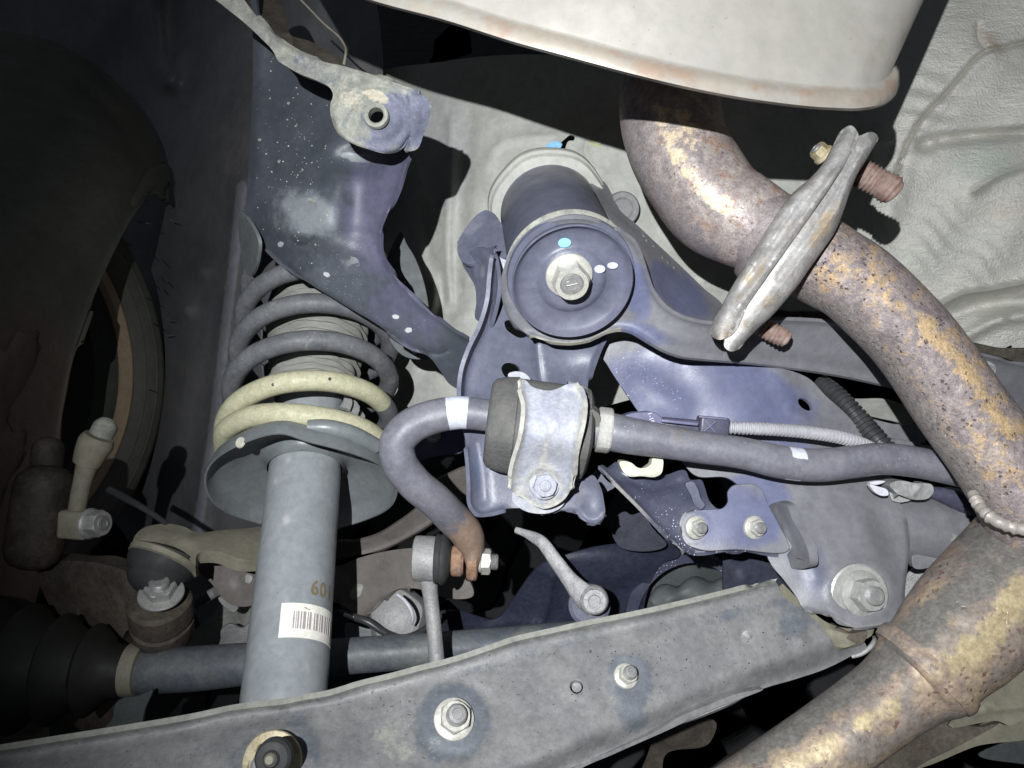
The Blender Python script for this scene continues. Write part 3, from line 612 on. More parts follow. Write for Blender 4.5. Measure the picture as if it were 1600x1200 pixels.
def cyl_patch(name, t0, t1, a0, a1, r, mat_, na=20, ntt=6, skew=0):
    V = []; 
    for rr in (r, r-.0008):
        for i in range(ntt+1):
            for j in range(na+1):
                V.append(cyl_pt(t0+(t1-t0)*i/ntt+skew*j/na, a0+(a1-a0)*j/na, rr))
    f = []; W = na+1; o2 = (ntt+1)*W
    for i in range(ntt):
        for j in range(na):
            q = (i*W+j, i*W+j+1, (i+1)*W+j+1, (i+1)*W+j); f += [q, tuple(reversed([k+o2 for k in q]))]
    for i in range(ntt): f += [(i*W, (i+1)*W, o2+(i+1)*W, o2+i*W), (i*W+na, o2+i*W+na, o2+(i+1)*W+na, (i+1)*W+na)]
    for j in range(na): f += [(j, o2+j, o2+j+1, j+1), (ntt*W+j, ntt*W+j+1, o2+ntt*W+j+1, o2+ntt*W+j)]
    return mk(name, V, f, mat_, st_)
# find which sign of ang is image right
sgn = 1 if (lambda p, q: p.x/p.y > q.x/q.y)(cyl_pt(.1, .5, R0), cyl_pt(.1, -.5, R0)) else -1
def t_at(py):   # t along the axis on the camera-facing line at picture row py
    lo, hi = -.05, Ls
    for _ in range(40):
        m = (lo+hi)/2; p = cyl_pt(m, 0, R0); y = 600-p.z/p.y*F
        if y > py: lo = m
        else: hi = m
    return lo
tl0, tl1 = t_at(996), t_at(942)
skew = .000
lb = cyl_patch('paper_label', tl0, tl1, sgn*-.26, sgn*1.42, R0+.0003, M['label'], na=36)
bx = [(.04, .03), (.085, .015), (.11, .035), (.16, .03), (.205, .06), (.28, .02), (.315, .045), (.40, .03), (.445, .05), (.52, .02), (.56, .05), (.64, .04), (.70, .03), (.76, .05), (.84, .05)]
for k, (b0, bw) in enumerate(bx):
    aa = -.02+(b0)*1.42
    cyl_patch('barcode_bar', tl0+(tl1-tl0)*.26, tl0+(tl1-tl0)*.76, sgn*aa, sgn*(aa+bw*1.05), R0+.0006, M['ink'], na=3, ntt=2)
for k, dx in enumerate((.28, .31, .37)):
    cyl_patch('label_dash', tl0+(tl1-tl0)*(.86-.02*k), tl0+(tl1-tl0)*(.89-.02*k), sgn*(dx), sgn*(dx+.05), R0+.0006, M['ink'], na=3, ntt=2)
def text_mesh(txt, size=1.0):
    cu = bpy.data.curves.new('t', 'FONT'); cu.body = txt; cu.size = size; cu.align_x = 'LEFT'; cu.resolution_u = 3; cu.offset = .022*size; cu.space_character = 1.1
    ob = bpy.data.objects.new('t', cu); C.objects.link(ob); dg = bpy.context.evaluated_depsgraph_get(); me = bpy.data.meshes.new_from_object(ob.evaluated_get(dg))
    bpy.data.objects.remove(ob); V = [v.co.copy() for v in me.vertices]; f = [tuple(p.vertices) for p in me.polygons]; return V, f
tv, tf = text_mesh('601', 1.0); tb = t_at(926); hh = (t_at(903)-t_at(926))/.7
mxx = max(v.x for v in tv)
V = [cyl_pt(tb+v.y*hh, sgn*(.40+v.x/mxx*.66), R0+.0003) for v in tv]
mk('stamped_number', V, tf, M['ink_tan'], st_, smooth=False)

# spring seat: dish opening downwards with a skirt
zt = Ls
def seat_h(r, h, t):
    base = A+ax*(zt+h); cdir = (-base).normalized(); n = (cdir-ax*cdir.dot(ax)).normalized(); side = ax.cross(n)*sgn
    d = u_*math.cos(t)+v_*math.sin(t); az = math.degrees(math.atan2(d.dot(side), d.dot(n)))   # 0 near camera, + right
    k = max(0, min(1, (r-.056)/.018))
    step = .010*(1/(1+math.exp((az+8)/4)))-.0015
    near = math.exp(-(az/75)**2)
    return k*(step*near)+.0012*k*math.sin(t*5)
prof = [(.0300, -.012), (.0302, -.006), (.034, -.001), (.040, .000), (.048, -.003), (.054, -.008), (.062, -.013), (.067, -.016), (.0705, -.020), (.0722, -.0255), (.0732, -.031)]
prof = prof+[(.0746, -.031), (.0738, -.025), (.0720, -.0185), (.0685, -.0135), (.063, -.010), (.055, -.005), (.048, -.0005), (.040, .0025), (.032, .0015)]
sspr = lathe('spring_seat', prof, A+ax*(zt-.009), ax, M['seat'], st_, seg=96, hfn=seat_h, sharp=50)
sweep('raised_pad', [(482, 668, .555, 13), (510, 668, .556, 13), (545, 676, .562, 13), (590, 698, .577, 12)], M['seat'], sspr, sides=16, flat=lambda s, L: (1, .9))
_dh = cyl_pt(zt-.033, sgn*-.70, .0742); _n = (_dh-(A+ax*(zt-.022))).normalized()
lathe('drain_hole', [(0, .0006), (.0034, .0006), (.0040, .0002), (.0044, -.001)], _dh, _n, M['clip'], sspr, seg=20)

cs = thing('coil_spring', 'dark coil spring with cream painted bottom coils around the strut', 'coil spring', A+ax*(zt+.06))
Rs = .0665; rw = .0084
def helix(ts):
    out = []
    for tt in ts:
        base = A+ax*(zt); n0 = (-base).normalized(); n = (n0-ax*n0.dot(ax)).normalized(); side = ax.cross(n)*sgn
        ang = tt*2*math.pi
        pitch = .0405; h = .0055+.007*min(1, max(0, -tt/.15))+ (pitch*tt if tt > .35 else pitch*(tt*tt/.7+.175)) - pitch*.30 - .0125
        out.append(tuple(A+ax*(zt+h)+(n*math.cos(ang)+side*math.sin(ang))*Rs)+(rw,))
    return out
# the wire climbs: turn 0 starts on the seat at the right
n_turn = 5.2; ts = np.linspace(-.28, n_turn, 60)
def yel(s, a):
    tt = -.28+s*(n_turn+.28); return 1.0 if tt < YEL else 0.0
YEL = 1.165
sweep('coil_wire', helix(ts), M['spring'], cs, sides=20, step=.0028, world=True, stainfn=yel)
_hp = np.array([h_[:3] for h_ in helix(np.linspace(.6, 1.3, 300))])
for x, y in ((427, 601), (515, 592), (368, 648)):
    pp_ = np.stack([800+_hp[:, 0]/_hp[:, 1]*F, 600-_hp[:, 2]/_hp[:, 1]*F], 1); k_ = int(np.argmin(np.hypot(pp_[:, 0]-x, pp_[:, 1]-y))); c_ = Vector(_hp[k_]); n_ = (P(x, y, c_.y)-c_); n_ = (n_+(-c_).normalized()*math.sqrt(max(0, rw*rw-n_.length_squared))).normalized()
    lathe('paint_chip', [(0, .0003), (.0011, .0003), (.0014, -.0002)], c_+n_*(rw+.0001), n_, M['rubber_dark'], cs, seg=12)
bt = thing('dust_boot', 'dusty ribbed boot inside the coil spring', 'dust boot', A+ax*(zt+.05))
pr = []; nb = 220
for i in range(nb+1):
    h = .048+i*.00082
    pr.append((.0385+.0016*math.sin(h/.0072*2*math.pi)+.003*math.sin(h*60)+(0.003 if h > .08 else 0), h))
lathe('bellows', [(.010, .046), (.035, .046)]+pr+[(.02, pr[-1][1])], A+ax*zt, ax, M['boot'], bt, seg=64, rfn=lambda r, h, t: .0008*math.sin(t*9+h*200))
lathe('bump_cup', [(.014, .012), (.026, .014), (.0275, .018), (.0275, .044), (.025, .047), (.012, .047)], A+ax*zt, ax, M['strut'], bt, seg=48)
for k, an in enumerate((-1.3, -.9, 1.0, 1.35, .75)):
    b_ = A+ax*(zt+.022); n0 = (-b_).normalized(); n = (n0-ax*n0.dot(ax)).normalized(); sd = ax.cross(n)*sgn
    p0 = b_+(n*math.cos(an)+sd*math.sin(an))*.040
    sweep('torn_tab', [tuple(p0)+(.005,), tuple(p0+ax*.008+sd*.003*math.sin(an))+(.004,), tuple(p0+ax*.015)+(.0015,)], M['silver'], bt, sides=7, step=.004, world=True, flat=lambda s, L: (1, .4))

# ================================================================== SPRING SHIELD BRACKET (upper left)
sb = thing('spring_bracket', 'large blue black pressed bracket above the coil spring with a holed tab', 'bracket', P(540, 300, .56))
pl = sheet('pressed_plate', [(392, -40), (398, -10), (408, 40), (440, 92), (490, 110), (560, 130), (640, 152), (662, 170), (655, 215), (641, 238), (634, 262), (622, 296), (606, 335), (594, 372), (596, 396), (612, 424), (650, 462), (690, 503), (712, 520), (731, 531), (724, 570), (716, 608), (702, 600), (688, 580), (668, 556), (645, 548), (622, 535), (600, 515), (540, 478), (480, 441), (430, 408), (404, 378), (400, 372), (384, 352), (386, 310), (392, 200), (395, 60)],
      [(395, 200, .625), (395, 50, .63), (470, 250, .59), (560, 300, .572), (640, 200, .55), (520, 120, .60), (470, 350, .585), (600, 400, .57), (600, 500, .572), (690, 530, .562), (722, 600, .59), (400, 370, .62)], M['shield_plate'], sb, g=8, t=.003,
      feats=[('g', [(522, 238), (524, 300), (520, 372)], 26, -.010), ('b', 462, 335, 52, 44, 20, -.012, .8), ('g', [(452, 372), (468, 384), (486, 380), (494, 370)], 4, .002), ('g', [(592, 372), (560, 366), (500, 372)], 12, .002),
             ('lip', [(662, 190), (641, 238), (622, 296), (594, 372), (612, 424), (690, 503), (731, 531)], 9, -.003), ('lip', [(404, 378), (480, 441), (600, 515), (668, 556)], 8, .004),
             ('b', 553, 408, 10, 9, 0, .002), ('b', 553, 250, 40, 20, 0, .008, .8), ('g', [(404, 300), (404, 200), (408, 60)], 10, -.004), ('g', [(660, 548), (690, 553), (700, 548)], 3, .0015)],
      stain=[(470, 335, 60, 45, 10, .9, .62), (560, 246, 30, 8, 10, .4, .9)], stain2=[(600, 330, 70, 130, 0, .8, .7), (640, 480, 90, 70, 30, .9, .6), (530, 280, 18, 100, 0, 1, .4)], wob=.0008)
for x, y, r in [(438, 382, 5), (510, 429, 5), (618, 495, 5), (638, 516, 5.5), (553, 409, 9)]:
    mark(sb, x, y, pl, r, r*.8, 20, M['dot_paint'] if r < 7 else M['seat'], 'paint_dot')
mark(sb, 486, 312, pl, 6, 2.5, 25, M['strip'], 'dirt_dab')
_pp = [(395, 60), (560, 140), (650, 200), (596, 390), (722, 540), (700, 590), (420, 395), (392, 340)]
flecks(sb, pl, 170, (455, 250, 34, 90), M['white_paint'], 5, .35, 1.3, _pp, 'dust_flecks'); flecks(sb, pl, 26, (455, 240, 36, 80), M['strip'], 6, 1.0, 3.0, _pp, 'dirt_chips'); flecks(sb, pl, 60, (640, 480, 70, 60), M['silver'], 8, .3, 1.0, _pp, 'dust_flecks')
sheet('side_return', [(385, 340), (393, 352), (404, 378), (403, 398), (398, 420), (393, 430), (373, 368), (376, 330)], [(390, 340, .61), (390, 420, .64), (375, 370, .65)], M['seat'], sb, t=.003)
hole = ell(588, 181, 12.5, 12, 0, 24)
tb_ = sheet('holed_flange', [(325, -12), (372, -12), (386, 6), (400, 24), (420, 46), (440, 66), (462, 80), (490, 92), (540, 104), (600, 123), (655, 146), (668, 154), (674, 168), (671, 186), (662, 210), (650, 234), (638, 236), (639, 214), (634, 226), (622, 237), (604, 240), (578, 234), (550, 224), (528, 208), (518, 186), (516, 165), (520, 146), (516, 138), (498, 127), (470, 116), (448, 104), (434, 94), (428, 82), (408, 60), (380, 34), (350, 10)],
      [(340, 0, .53), (430, 75, .525), (520, 120, .515), (588, 180, .506), (660, 165, .508), (648, 225, .525), (590, 235, .512)], M['strip'], sb, g=6, t=.0035, holes=[hole], bev=.001,
      feats=[('ring', 588, 184, 44, 42, 0, 5, .0018), ('ring', 588, 182, 18, 17, 0, 4, -.0018), ('ring', 586, 186, 62, 52, 10, 5, -.0016), ('lip', [(400, 24), (440, 66), (490, 92), (600, 123), (655, 146)], 7, -.0018),
             ('lip', [(518, 186), (528, 208), (578, 234), (622, 237), (639, 214)], 7, .003), ('g', [(640, 150), (644, 190), (640, 230)], 4, .0016)],
      stain=[(618, 190, 52, 46, 20, .7, .8), (655, 180, 20, 60, 0, .6, .8), (596, 225, 48, 18, 10, .7, .6), (470, 96, 40, 12, 25, .8, .4)], stain2=[(588, 150, 22, 9, 20, .5, .95), (540, 150, 40, 26, 20, 1, .5)], wob=.0004)
lathe('hole_collar', [(.0052, .006), (.0052, -.0015), (.0062, -.0024), (.0082, -.0018), (.0088, .001)], P(588, 181, on(tb_, 588, 168)), (0.02, 1, 0), M['strip'], sb, seg=36)
fr = sheet('frame_flange', [(388, -20), (425, -20), (446, 22), (455, 55), (478, 62), (508, 76), (536, 98), (542, 112), (480, 108), (430, 80), (398, 30)], [(400, 0, .66), (455, 55, .62), (540, 100, .60)], M['knuckle'], g=7, feats=[('g', [(455, 20), (456, 60), (458, 80)], 3, -.004)])
tag(fr, 'dim tan edge of chassis flange above the holed bracket tab', 'flange')
w_ = sweep('brake_line', [(455, -15, .62, 1.6), (478, 8, .62, 1.6), (505, 36, .62, 1.6), (530, 58, .615, 1.6), (538, 70, .61, 1.7), (540, 86, .60, 2), (537, 102, .60, 2.4)], M['tan'], None, sides=8)
tag(w_, 'thin curved wire above the holed tab at the top left', 'wire')
# ================================================================== SUBFRAME BUSHING AND ARM
Fb = P(893, 437, .497); Bb = P(856, 326, .62); ab = (Bb-Fb).normalized(); Lb = (Bb-Fb).length
bu = thing('subframe_bushing', 'large violet cylindrical rubber bushing with bolted dished disc in the centre', 'bushing', Fb)
lathe('outer_sleeve', [(.035, .002), (.0425, .002), (.0430, .006), (.0405, .010), (.0400, .020), (.0402, Lb*.93), (.0390, Lb*.96), (.03, Lb*.97)], Fb, ab, M['frame'], bu, seg=80)
lathe('dusty_seat_ring', [(.0405, .010), (.0430, .0115), (.0440, .013), (.0435, .0150), (.0420, .0165), (.0405, .018)], Fb, ab, M['strip'], bu, seg=80)
lathe('upper_washer', [(.030, Lb*.90), (.0470, Lb*.91), (.0485, Lb*.935), (.047, Lb*.96), (.0495, Lb*.975), (.0500, Lb*.99), (.050, Lb*1.02), (.046, Lb*1.08), (.03, Lb*1.1)], Fb, ab, M['body'], bu, seg=80, rfn=lambda r, h, t: .0006*math.sin(t*7))
lathe('retainer_disc', [(0, -.0040), (.0175, -.0040), (.0205, -.0034), (.0225, -.0012), (.0245, .0002), (.0300, .0000), (.0350, -.0010), (.0375, -.0028), (.0388, -.0058), (.0396, -.0068), (.0404, -.0062), (.0402, -.0040), (.0390, .001), (.035, .0035), (.012, .0035)], Fb, ab, M['frame'], bu, seg=96, sharp=60)
na = (-ab).normalized(); nb_ = (na+Vector((-.02, -.12, -.10))).normalized()
bolt(bu, 889, 430, .4900, na, 37, 29, 30, 18, 28, 'zinc', 14, 'centre_bolt')
_f = P(889, 430, .4900)+na*.0148
for k in (-1, 0.6):
    sweep('head_mark', [tuple(_f+Vector((-.0036, 0, .0006+k*.0016)))+(.0004,), tuple(_f+Vector((.0034, 0, .0022+k*.0016)))+(.0004,)], M['zinc'], bu, sides=8, world=True)
def disc_mark(dx, dz, rx, ry, m_, nm='paint_dot'):
    u, v, a = frame_of(na); c = Fb+u*dx+v*dz+na*(.0043 if math.hypot(dx, dz) < .0222 else .0016)
    V = [c+u*(math.cos(t)*rx)+v*(math.sin(t)*ry) for t in np.linspace(0, 2*np.pi, 20, endpoint=False)]; V2 = [p+na*.0006 for p in V]
    mk(nm, V+V2, [tuple(range(20, 40)), ]+[(i, (i+1) % 20, 20+(i+1) % 20, 20+i) for i in range(20)], m_, bu)
def disc_uv(px, py):  # picture point -> offsets in the disc plane
    u, v, a = frame_of(na); D = P(px, py, 1.0); t = (Fb+na*.0016).dot(a)/D.dot(a); q = D*t-Fb; return q.dot(u), q.dot(v)
for (x, y, rx, ry, m_) in [(882, 379, .0042, .0032, 'blue_paint'), (936, 417.5, .0036, .0028, 'white_paint'), (957, 414.5, .0036, .0023, 'white_paint')]:
    a1, b1 = disc_uv(x, y); disc_mark(a1, b1, rx, ry, M[m_])

ar = thing('subframe_beam', 'grey violet pressed subframe beam curving from the central disc to the right', 'subframe beam', P(1000, 500, .52))
hub = [(940, 350), (915, 343), (893, 342), (865, 346), (835, 360), (812, 380), (797, 405), (788, 435), (788, 465), (797, 495), (812, 513), (830, 525), (862, 534), (890, 536), (920, 531), (950, 517), (968, 514), (985, 517), (1008, 530), (1035, 546), (1062, 556), (1100, 561), (1150, 565), (1200, 570), (1260, 578), (1330, 590), (1400, 606), (1470, 622), (1560, 636), (1640, 646), (1640, 580), (1560, 562), (1500, 548), (1430, 530), (1360, 514), (1300, 505), (1240, 501), (1180, 502), (1145, 505), (1115, 507), (1085, 503), (1058, 494), (1035, 478), (1018, 455), (1008, 428), (1000, 402), (988, 378), (965, 360)]
asheet = sheet('arm_plate', hub, [(890, 440, .503), (800, 440, .504), (890, 350, .478), (890, 530, .527), (985, 440, .506), (820, 375, .488), (960, 375, .490), (820, 505, .521), (955, 510, .525), (1050, 530, .52), (1200, 540, .55), (1400, 570, .58), (1640, 600, .61)], M['grey_rail'], ar, g=8, t=.003, bev=.0009,
      feats=[('lip', hub[11:31], 13, -.004), ('lip', hub[:12], 9, -.002), ('lip', hub[30:][::1], 10, -.003), ('g', [(1035, 522), (1100, 537), (1200, 545), (1400, 575), (1640, 618)], 12, -.0015)],
      stain=[(893, 440, 130, 120, 0, 1, .5), (985, 440, 30, 70, -20, .8, .75), (1010, 520, 60, 20, 20, .9, .6)], stain2=[('l', hub[11:17], 3, .7)], wob=.0004)
sheet('sloped_web', [(928, 283), (941, 282), (955, 300), (962, 318), (1000, 355), (1050, 402), (1100, 450), (1132, 482), (1128, 508), (1100, 512), (1050, 500), (1020, 470), (1000, 430), (985, 380), (955, 345)],
      [(940, 290, .60), (1130, 485, .58), (1050, 450, .565), (1060, 495, .535), (1000, 390, .54)], M['grey_rail'], ar, g=8, t=.003,
      feats=[('step', [(935, 285), (960, 320), (1050, 404), (1132, 484)], 24, .006)], stain=[(1060, 455, 70, 30, 42, .7, .75)])
for x, y in [(1006, 368), (1011, 375), (1022, 384), (1036, 402), (1045, 410), (1054, 418)]:
    mark(ar, x, y, DF and bpy.data.objects['sloped_web'], 2.6, 2, 40, M['silver'], 'dust_fleck')
sheet('top_ledge', [(1150, 486), (1240, 487), (1310, 489), (1380, 503), (1480, 527), (1560, 545), (1640, 560), (1640, 574), (1560, 557), (1480, 540), (1380, 517), (1310, 503), (1150, 501)], [(1150, 490, .60), (1400, 510, .62), (1640, 560, .65)], M['knuckle'], ar, t=.004, g=7)
bolt(ar, 1540, 578, .575, (0, -1, .1), 14, 10, 6, 6, 9, 'dull')

# ------------------------------------------------------------------ stabiliser bracket
sk = thing('stabiliser_bracket', 'violet pressed bracket with square hole behind the stabiliser bar clamp', 'bracket', P(840, 650, .54))
sq = crom([(784, 573), (786, 570), (808, 571), (812, 575), (813, 585), (808, 590), (790, 589), (786, 584)], 4, True); cv = crom([(789, 502), (796, 500), (806, 512), (826, 524), (815, 528), (800, 522), (791, 514)], 4, True)
sheet('bracket_plate', [(772, 400), (776, 440), (800, 470), (860, 500), (952, 505), (947, 522), (938, 540), (928, 565), (920, 592), (918, 640), (914, 700), (905, 740), (914, 748), (925, 742), (938, 760), (944, 785), (945, 803), (936, 815), (918, 816), (906, 810), (898, 798), (870, 797), (845, 800), (815, 794), (790, 795), (765, 801), (745, 801), (737, 790), (735, 760), (730, 700), (722, 660), (720, 620), (724, 578), (734, 548), (752, 510), (764, 470), (768, 430)],
      [(780, 420, .535), (760, 500, .535), (740, 600, .53), (730, 680, .54), (740, 780, .535), (850, 600, .548), (850, 700, .545), (930, 560, .55), (910, 640, .56), (850, 790, .538), (925, 790, .528), (900, 510, .56)], M['frame'], sk, g=7, t=.003, holes=[sq, cv], bev=.0008,
      feats=[('lip', [(772, 400), (768, 430), (764, 470), (752, 510), (734, 548), (724, 578), (720, 620), (722, 660)], 9, -.016), ('lip', [(730, 700), (735, 760), (737, 790), (745, 801), (790, 795)], 7, -.004), ('lip', [(947, 522), (928, 565), (920, 592)], 6, -.003),
             ('g', [(838, 540), (846, 600), (850, 620)], 5, .002), ('g', [(745, 690), (752, 740), (755, 780)], 9, .003), ('b', 925, 775, 18, 30, -15, -.004, .8), ('lip', [(945, 803), (936, 815), (918, 816), (898, 798), (845, 800)], 6, -.002)],
      stain=[(850, 790, 70, 18, 0, 1, .6), (905, 770, 24, 30, 0, 1, .5)], stain2=[(745, 730, 12, 60, 0, 1, .6)], wob=.0005)
sheet('side_skin', [(770, 395), (764, 440), (750, 500), (728, 545), (716, 600), (716, 660), (724, 672), (736, 660), (738, 600), (748, 550), (768, 500), (778, 440)], [(770, 400, .535), (716, 620, .60), (740, 600, .56), (745, 500, .57)], M['frame'], sk, t=.003, g=6, bev=.0005)
tb1 = sheet('upper_ear', [(716, 376), (724, 362), (736, 345), (750, 332), (760, 328), (772, 336), (784, 350), (790, 375), (794, 400), (776, 404), (758, 400), (740, 412), (724, 410), (716, 398)], [(750, 340, .60), (720, 390, .585), (785, 390, .57)], M['frame'], sk, t=.003, g=6,
      feats=[('lip', [(716, 376), (736, 345), (760, 328), (784, 350)], 7, -.002)], stain=[(742, 352, 30, 14, -40, 1, .5)])
sheet('lower_ear', [(722, 410), (734, 393), (748, 386), (758, 388), (772, 386), (775, 400), (770, 440), (764, 480), (756, 505), (744, 500), (744, 470), (741, 446), (732, 430)], [(745, 400, .57), (770, 400, .55), (750, 490, .58)], M['frame'], sk, t=.003, g=5, feats=[('ring', 752, 418, 12, 18, 0, 4, -.002), ('lip', [(772, 386), (770, 440), (764, 480)], 5, -.004)], stain=[(755, 425, 8, 16, 0, 1, .5)])
sheet('spacer_block', [(776, 400), (786, 404), (798, 410), (800, 440), (790, 462), (780, 455), (775, 430)], [(785, 430, .545)], M['clamp'], sk, t=.008, g=6)

# ------------------------------------------------------------------ stabiliser bar
sbar = thing('stabiliser_bar', 'grey violet stabiliser bar hooking left of the clamp and running to the right exhaust', 'stabiliser bar', P(850, 660, .51))
bar_pts = [(739, 900, .560, 20), (739, 878, .560, 25), (738, 856, .559, 25), (728, 832, .553, 26), (706, 808, .544, 27), (680, 782, .53, 27), (645, 752, .52, 27.5), (624, 722, .515, 28), (621, 692, .513, 28), (640, 668, .513, 28), (675, 652, .514, 27), (715, 645, .515, 26), (770, 650, .515, 25), (850, 658, .515, 27), (940, 672, .512, 30), (985, 681, .508, 29), (1040, 690, .506, 26.5), (1100, 700, .505, 25), (1160, 708, .504, 25), (1220, 722, .504, 26), (1280, 727, .506, 26), (1330, 722, .508, 25.5), (1375, 717, .51, 25), (1430, 722, .512, 24.5), (1500, 737, .515, 24), (1600, 757, .52, 24)]
def bst(s, a): return 1.0 if (.299 < s < .324 or (.700 < s < .718 and math.cos(a-5.2) > -.75)) else 0
_L = None
sweep('bar', bar_pts, M['bar'], sbar, sides=32, step=.0022, stainfn=bst, stain2fn=lambda s, a: min(.8, 1.3*max(0, 1-s/.15)),
      flat=lambda s, L: ((lambda u: (.36+.64*u*u*(3-2*u), 1.15-.15*u))(min(1, s/.036))))
rustax = Vector((1, .0, -.04))
def horl(nm, x0, prof, y, d, m_, par, k=None):
    k = d/F; return lathe(nm, [(r*k, h*k) for r, h in prof], P(x0, y, d), rustax, m_, par, seg=48)
horl('eye', 730, [(8, 0), (25, 0), (28, 2), (29, 8), (28, 15), (25, 17), (8, 17)], 878, .56, M['rust'], sbar)
lathe('stop_collar', [(.0112, -.0045), (.0148, -.0045), (.0155, -.0034), (.0155, .0038), (.0149, .0050), (.0112, .0052)], P(943, 672, .512), (1, -.02, -.12), M['collar'], sbar, seg=72, sharp=12, rfn=lambda r, h, t: (.0006*(1-abs(math.sin(4*t)))-.0004 if r > .0145 else 0))
bs = thing('stabiliser_bushing', 'dusty black rubber block under the metal stabiliser clamp', 'bushing', P(840, 665, .515))
kb = .515/F
def bshape(r, h, t): return r*(.06*math.cos(4*t)+.04*math.cos(2*t))
lathe('rubber_block', [(24*kb, 2*kb), (60*kb, 0), (69*kb, 6*kb), (74*kb, 22*kb), (76*kb, 42*kb), (74*kb, 44*kb), (73*kb, 120*kb), (74*kb, 126*kb), (74*kb, 142*kb), (70*kb, 156*kb), (60*kb, 162*kb), (24*kb, 162*kb)], P(762, 660, .522), (1, 0.0, -.12), M['rubber'], bs, seg=72, rfn=bshape, sharp=40)
sheet('rubber_corner', [(905, 602), (918, 605), (921, 612), (916, 634), (906, 640), (898, 620)], [(910, 620, .515)], M['rubber'], bs, t=.012, g=5, bev=.0012)
sheet('rubber_lip', [(926, 640), (934, 645), (931, 690), (922, 704), (914, 720), (902, 746), (897, 742), (903, 700), (912, 660)], [(925, 645, .497), (900, 740, .51)], M['rubber'], bs, t=.012, g=6, bev=.001)
cl = thing('stabiliser_clamp', 'pale oxidised metal saddle clamp holding the stabiliser bar bushing', 'clamp', P(860, 690, .49))
ST = [(813, 591), (821, 594), (830, 603), (846, 609), (862, 610), (876, 605), (888, 600), (899, 602), (908, 612), (912, 632), (909, 660), (903, 686), (898, 712), (896, 740), (892, 764), (882, 780), (868, 790), (850, 795), (834, 790), (816, 778), (803, 771), (798, 764), (799, 745), (804, 720), (813, 692), (819, 660), (820, 630), (814, 608)]
sheet('saddle_strap', ST, [(860, 610, .493), (816, 596, .497), (900, 604, .497), (860, 640, .484), (860, 665, .479), (860, 695, .482), (855, 725, .497), (850, 755, .508), (848, 792, .513), (812, 660, .480), (908, 660, .480), (803, 750, .502), (892, 750, .502)], M['clamp'], cl, g=5, t=.003, bev=.001,
      feats=[('lip', [(813, 591), (814, 608), (820, 630), (819, 660), (813, 692), (804, 720), (799, 745), (798, 764)], 10, -.005), ('lip', [(888, 600), (899, 602), (908, 612), (912, 632), (909, 660), (903, 686), (898, 712), (896, 740), (892, 764)], 11, -.006), ('ring', 850, 756, 28, 26, 0, 4, -.002), ('g', [(845, 690), (862, 670), (868, 640)], 6, -.0012)], wob=.0003,
      stain=[('l', [(813, 591), (814, 608), (820, 630), (819, 660), (813, 692), (804, 720), (799, 745), (798, 764), (816, 778), (850, 795), (882, 780), (892, 764)], 6, .8), ('l', [(899, 602), (912, 632), (903, 686), (896, 740), (892, 764)], 5, .7), (850, 757, 34, 32, 0, .7, .6), ('l', [(845, 735), (855, 690), (866, 660)], 6, .6)])
sheet('strap_foot', [(803, 765), (818, 778), (838, 790), (858, 793), (876, 784), (885, 778), (880, 790), (862, 801), (840, 803), (815, 796), (800, 782)], [(845, 790, .526)], M['clamp'], cl, t=.003, g=5)
sheet('upper_foot', [(794, 584), (806, 580), (820, 583), (829, 592), (831, 603), (818, 606), (800, 600)], [(812, 592, .522)], M['clamp'], cl, t=.005, g=5)
bolt(cl, 850, 757, .507, (.08, -1, .02), 24, 19, 13, 9, 15, 'clamp', 10)

# ------------------------------------------------------------------ stabiliser link
lk = thing('stabiliser_link', 'grey vertical link rod with ball joint and rusty nut below the hooked bar', 'link rod', P(675, 900, .565))
d_ = .562; kk = d_/F
horl('ball_housing', 646, [(0, 0), (30, 0), (34, 2), (35, 6), (35, 30), (33, 38), (20, 40)], 872, d_, M['silver'], lk)
horl('rubber_boot', 680, [(10, 0), (37, 0), (39, 3), (37, 8), (40, 11), (39, 15), (34, 20), (24, 24), (17, 27)], 873, d_, M['rubber_dark'], lk)
horl('rusty_spacer', 706, [(12, 0), (22, 0), (24, 3), (24, 15), (20, 19), (12, 19)], 876, d_, M['rust'], lk)
sweep('rod', [(669, 900, d_, 15), (672, 925, d_, 12.5), (678, 980, d_-.004, 12), (684, 1050, d_-.01, 12.5), (690, 1100, d_-.014, 12.5)], M['silver'], lk, sides=24)
bolt(lk, 747, 877, d_, rustax, 17, 20, 14, 12, 26, 'zinc', 12)

# ================================================================== LOWER CONTROL ARM
la = thing('lower_control_arm', 'long grey pressed lower arm with bolts crossing the bottom of the picture', 'control arm', P(700, 1120, .43))
topl = [(-60, 1181), (0, 1173), (75, 1161), (200, 1141), (300, 1124), (370, 1109), (400, 1105), (440, 1101), (480, 1093), (510, 1088), (560, 1073), (620, 1058), (660, 1047), (690, 1040), (760, 1018), (800, 1004), (860, 990), (900, 981), (1000, 961), (1090, 940), (1165, 921), (1212, 908)]
outl = topl+[(1222, 930), (1250, 950), (1280, 975), (1300, 1000), (1312, 1012), (1330, 1008), (1350, 1003), (1354, 1010), (1335, 1022), (1290, 1045), (1240, 1062), (1190, 1077), (1150, 1096), (1100, 1117), (1040, 1141), (980, 1165), (920, 1190), (880, 1204), (800, 1240), (500, 1330), (-60, 1330)]
lh = crom([(892, 1066), (899, 1063), (908, 1066), (911, 1073), (908, 1081), (900, 1084), (893, 1080), (890, 1073)], 4, True)
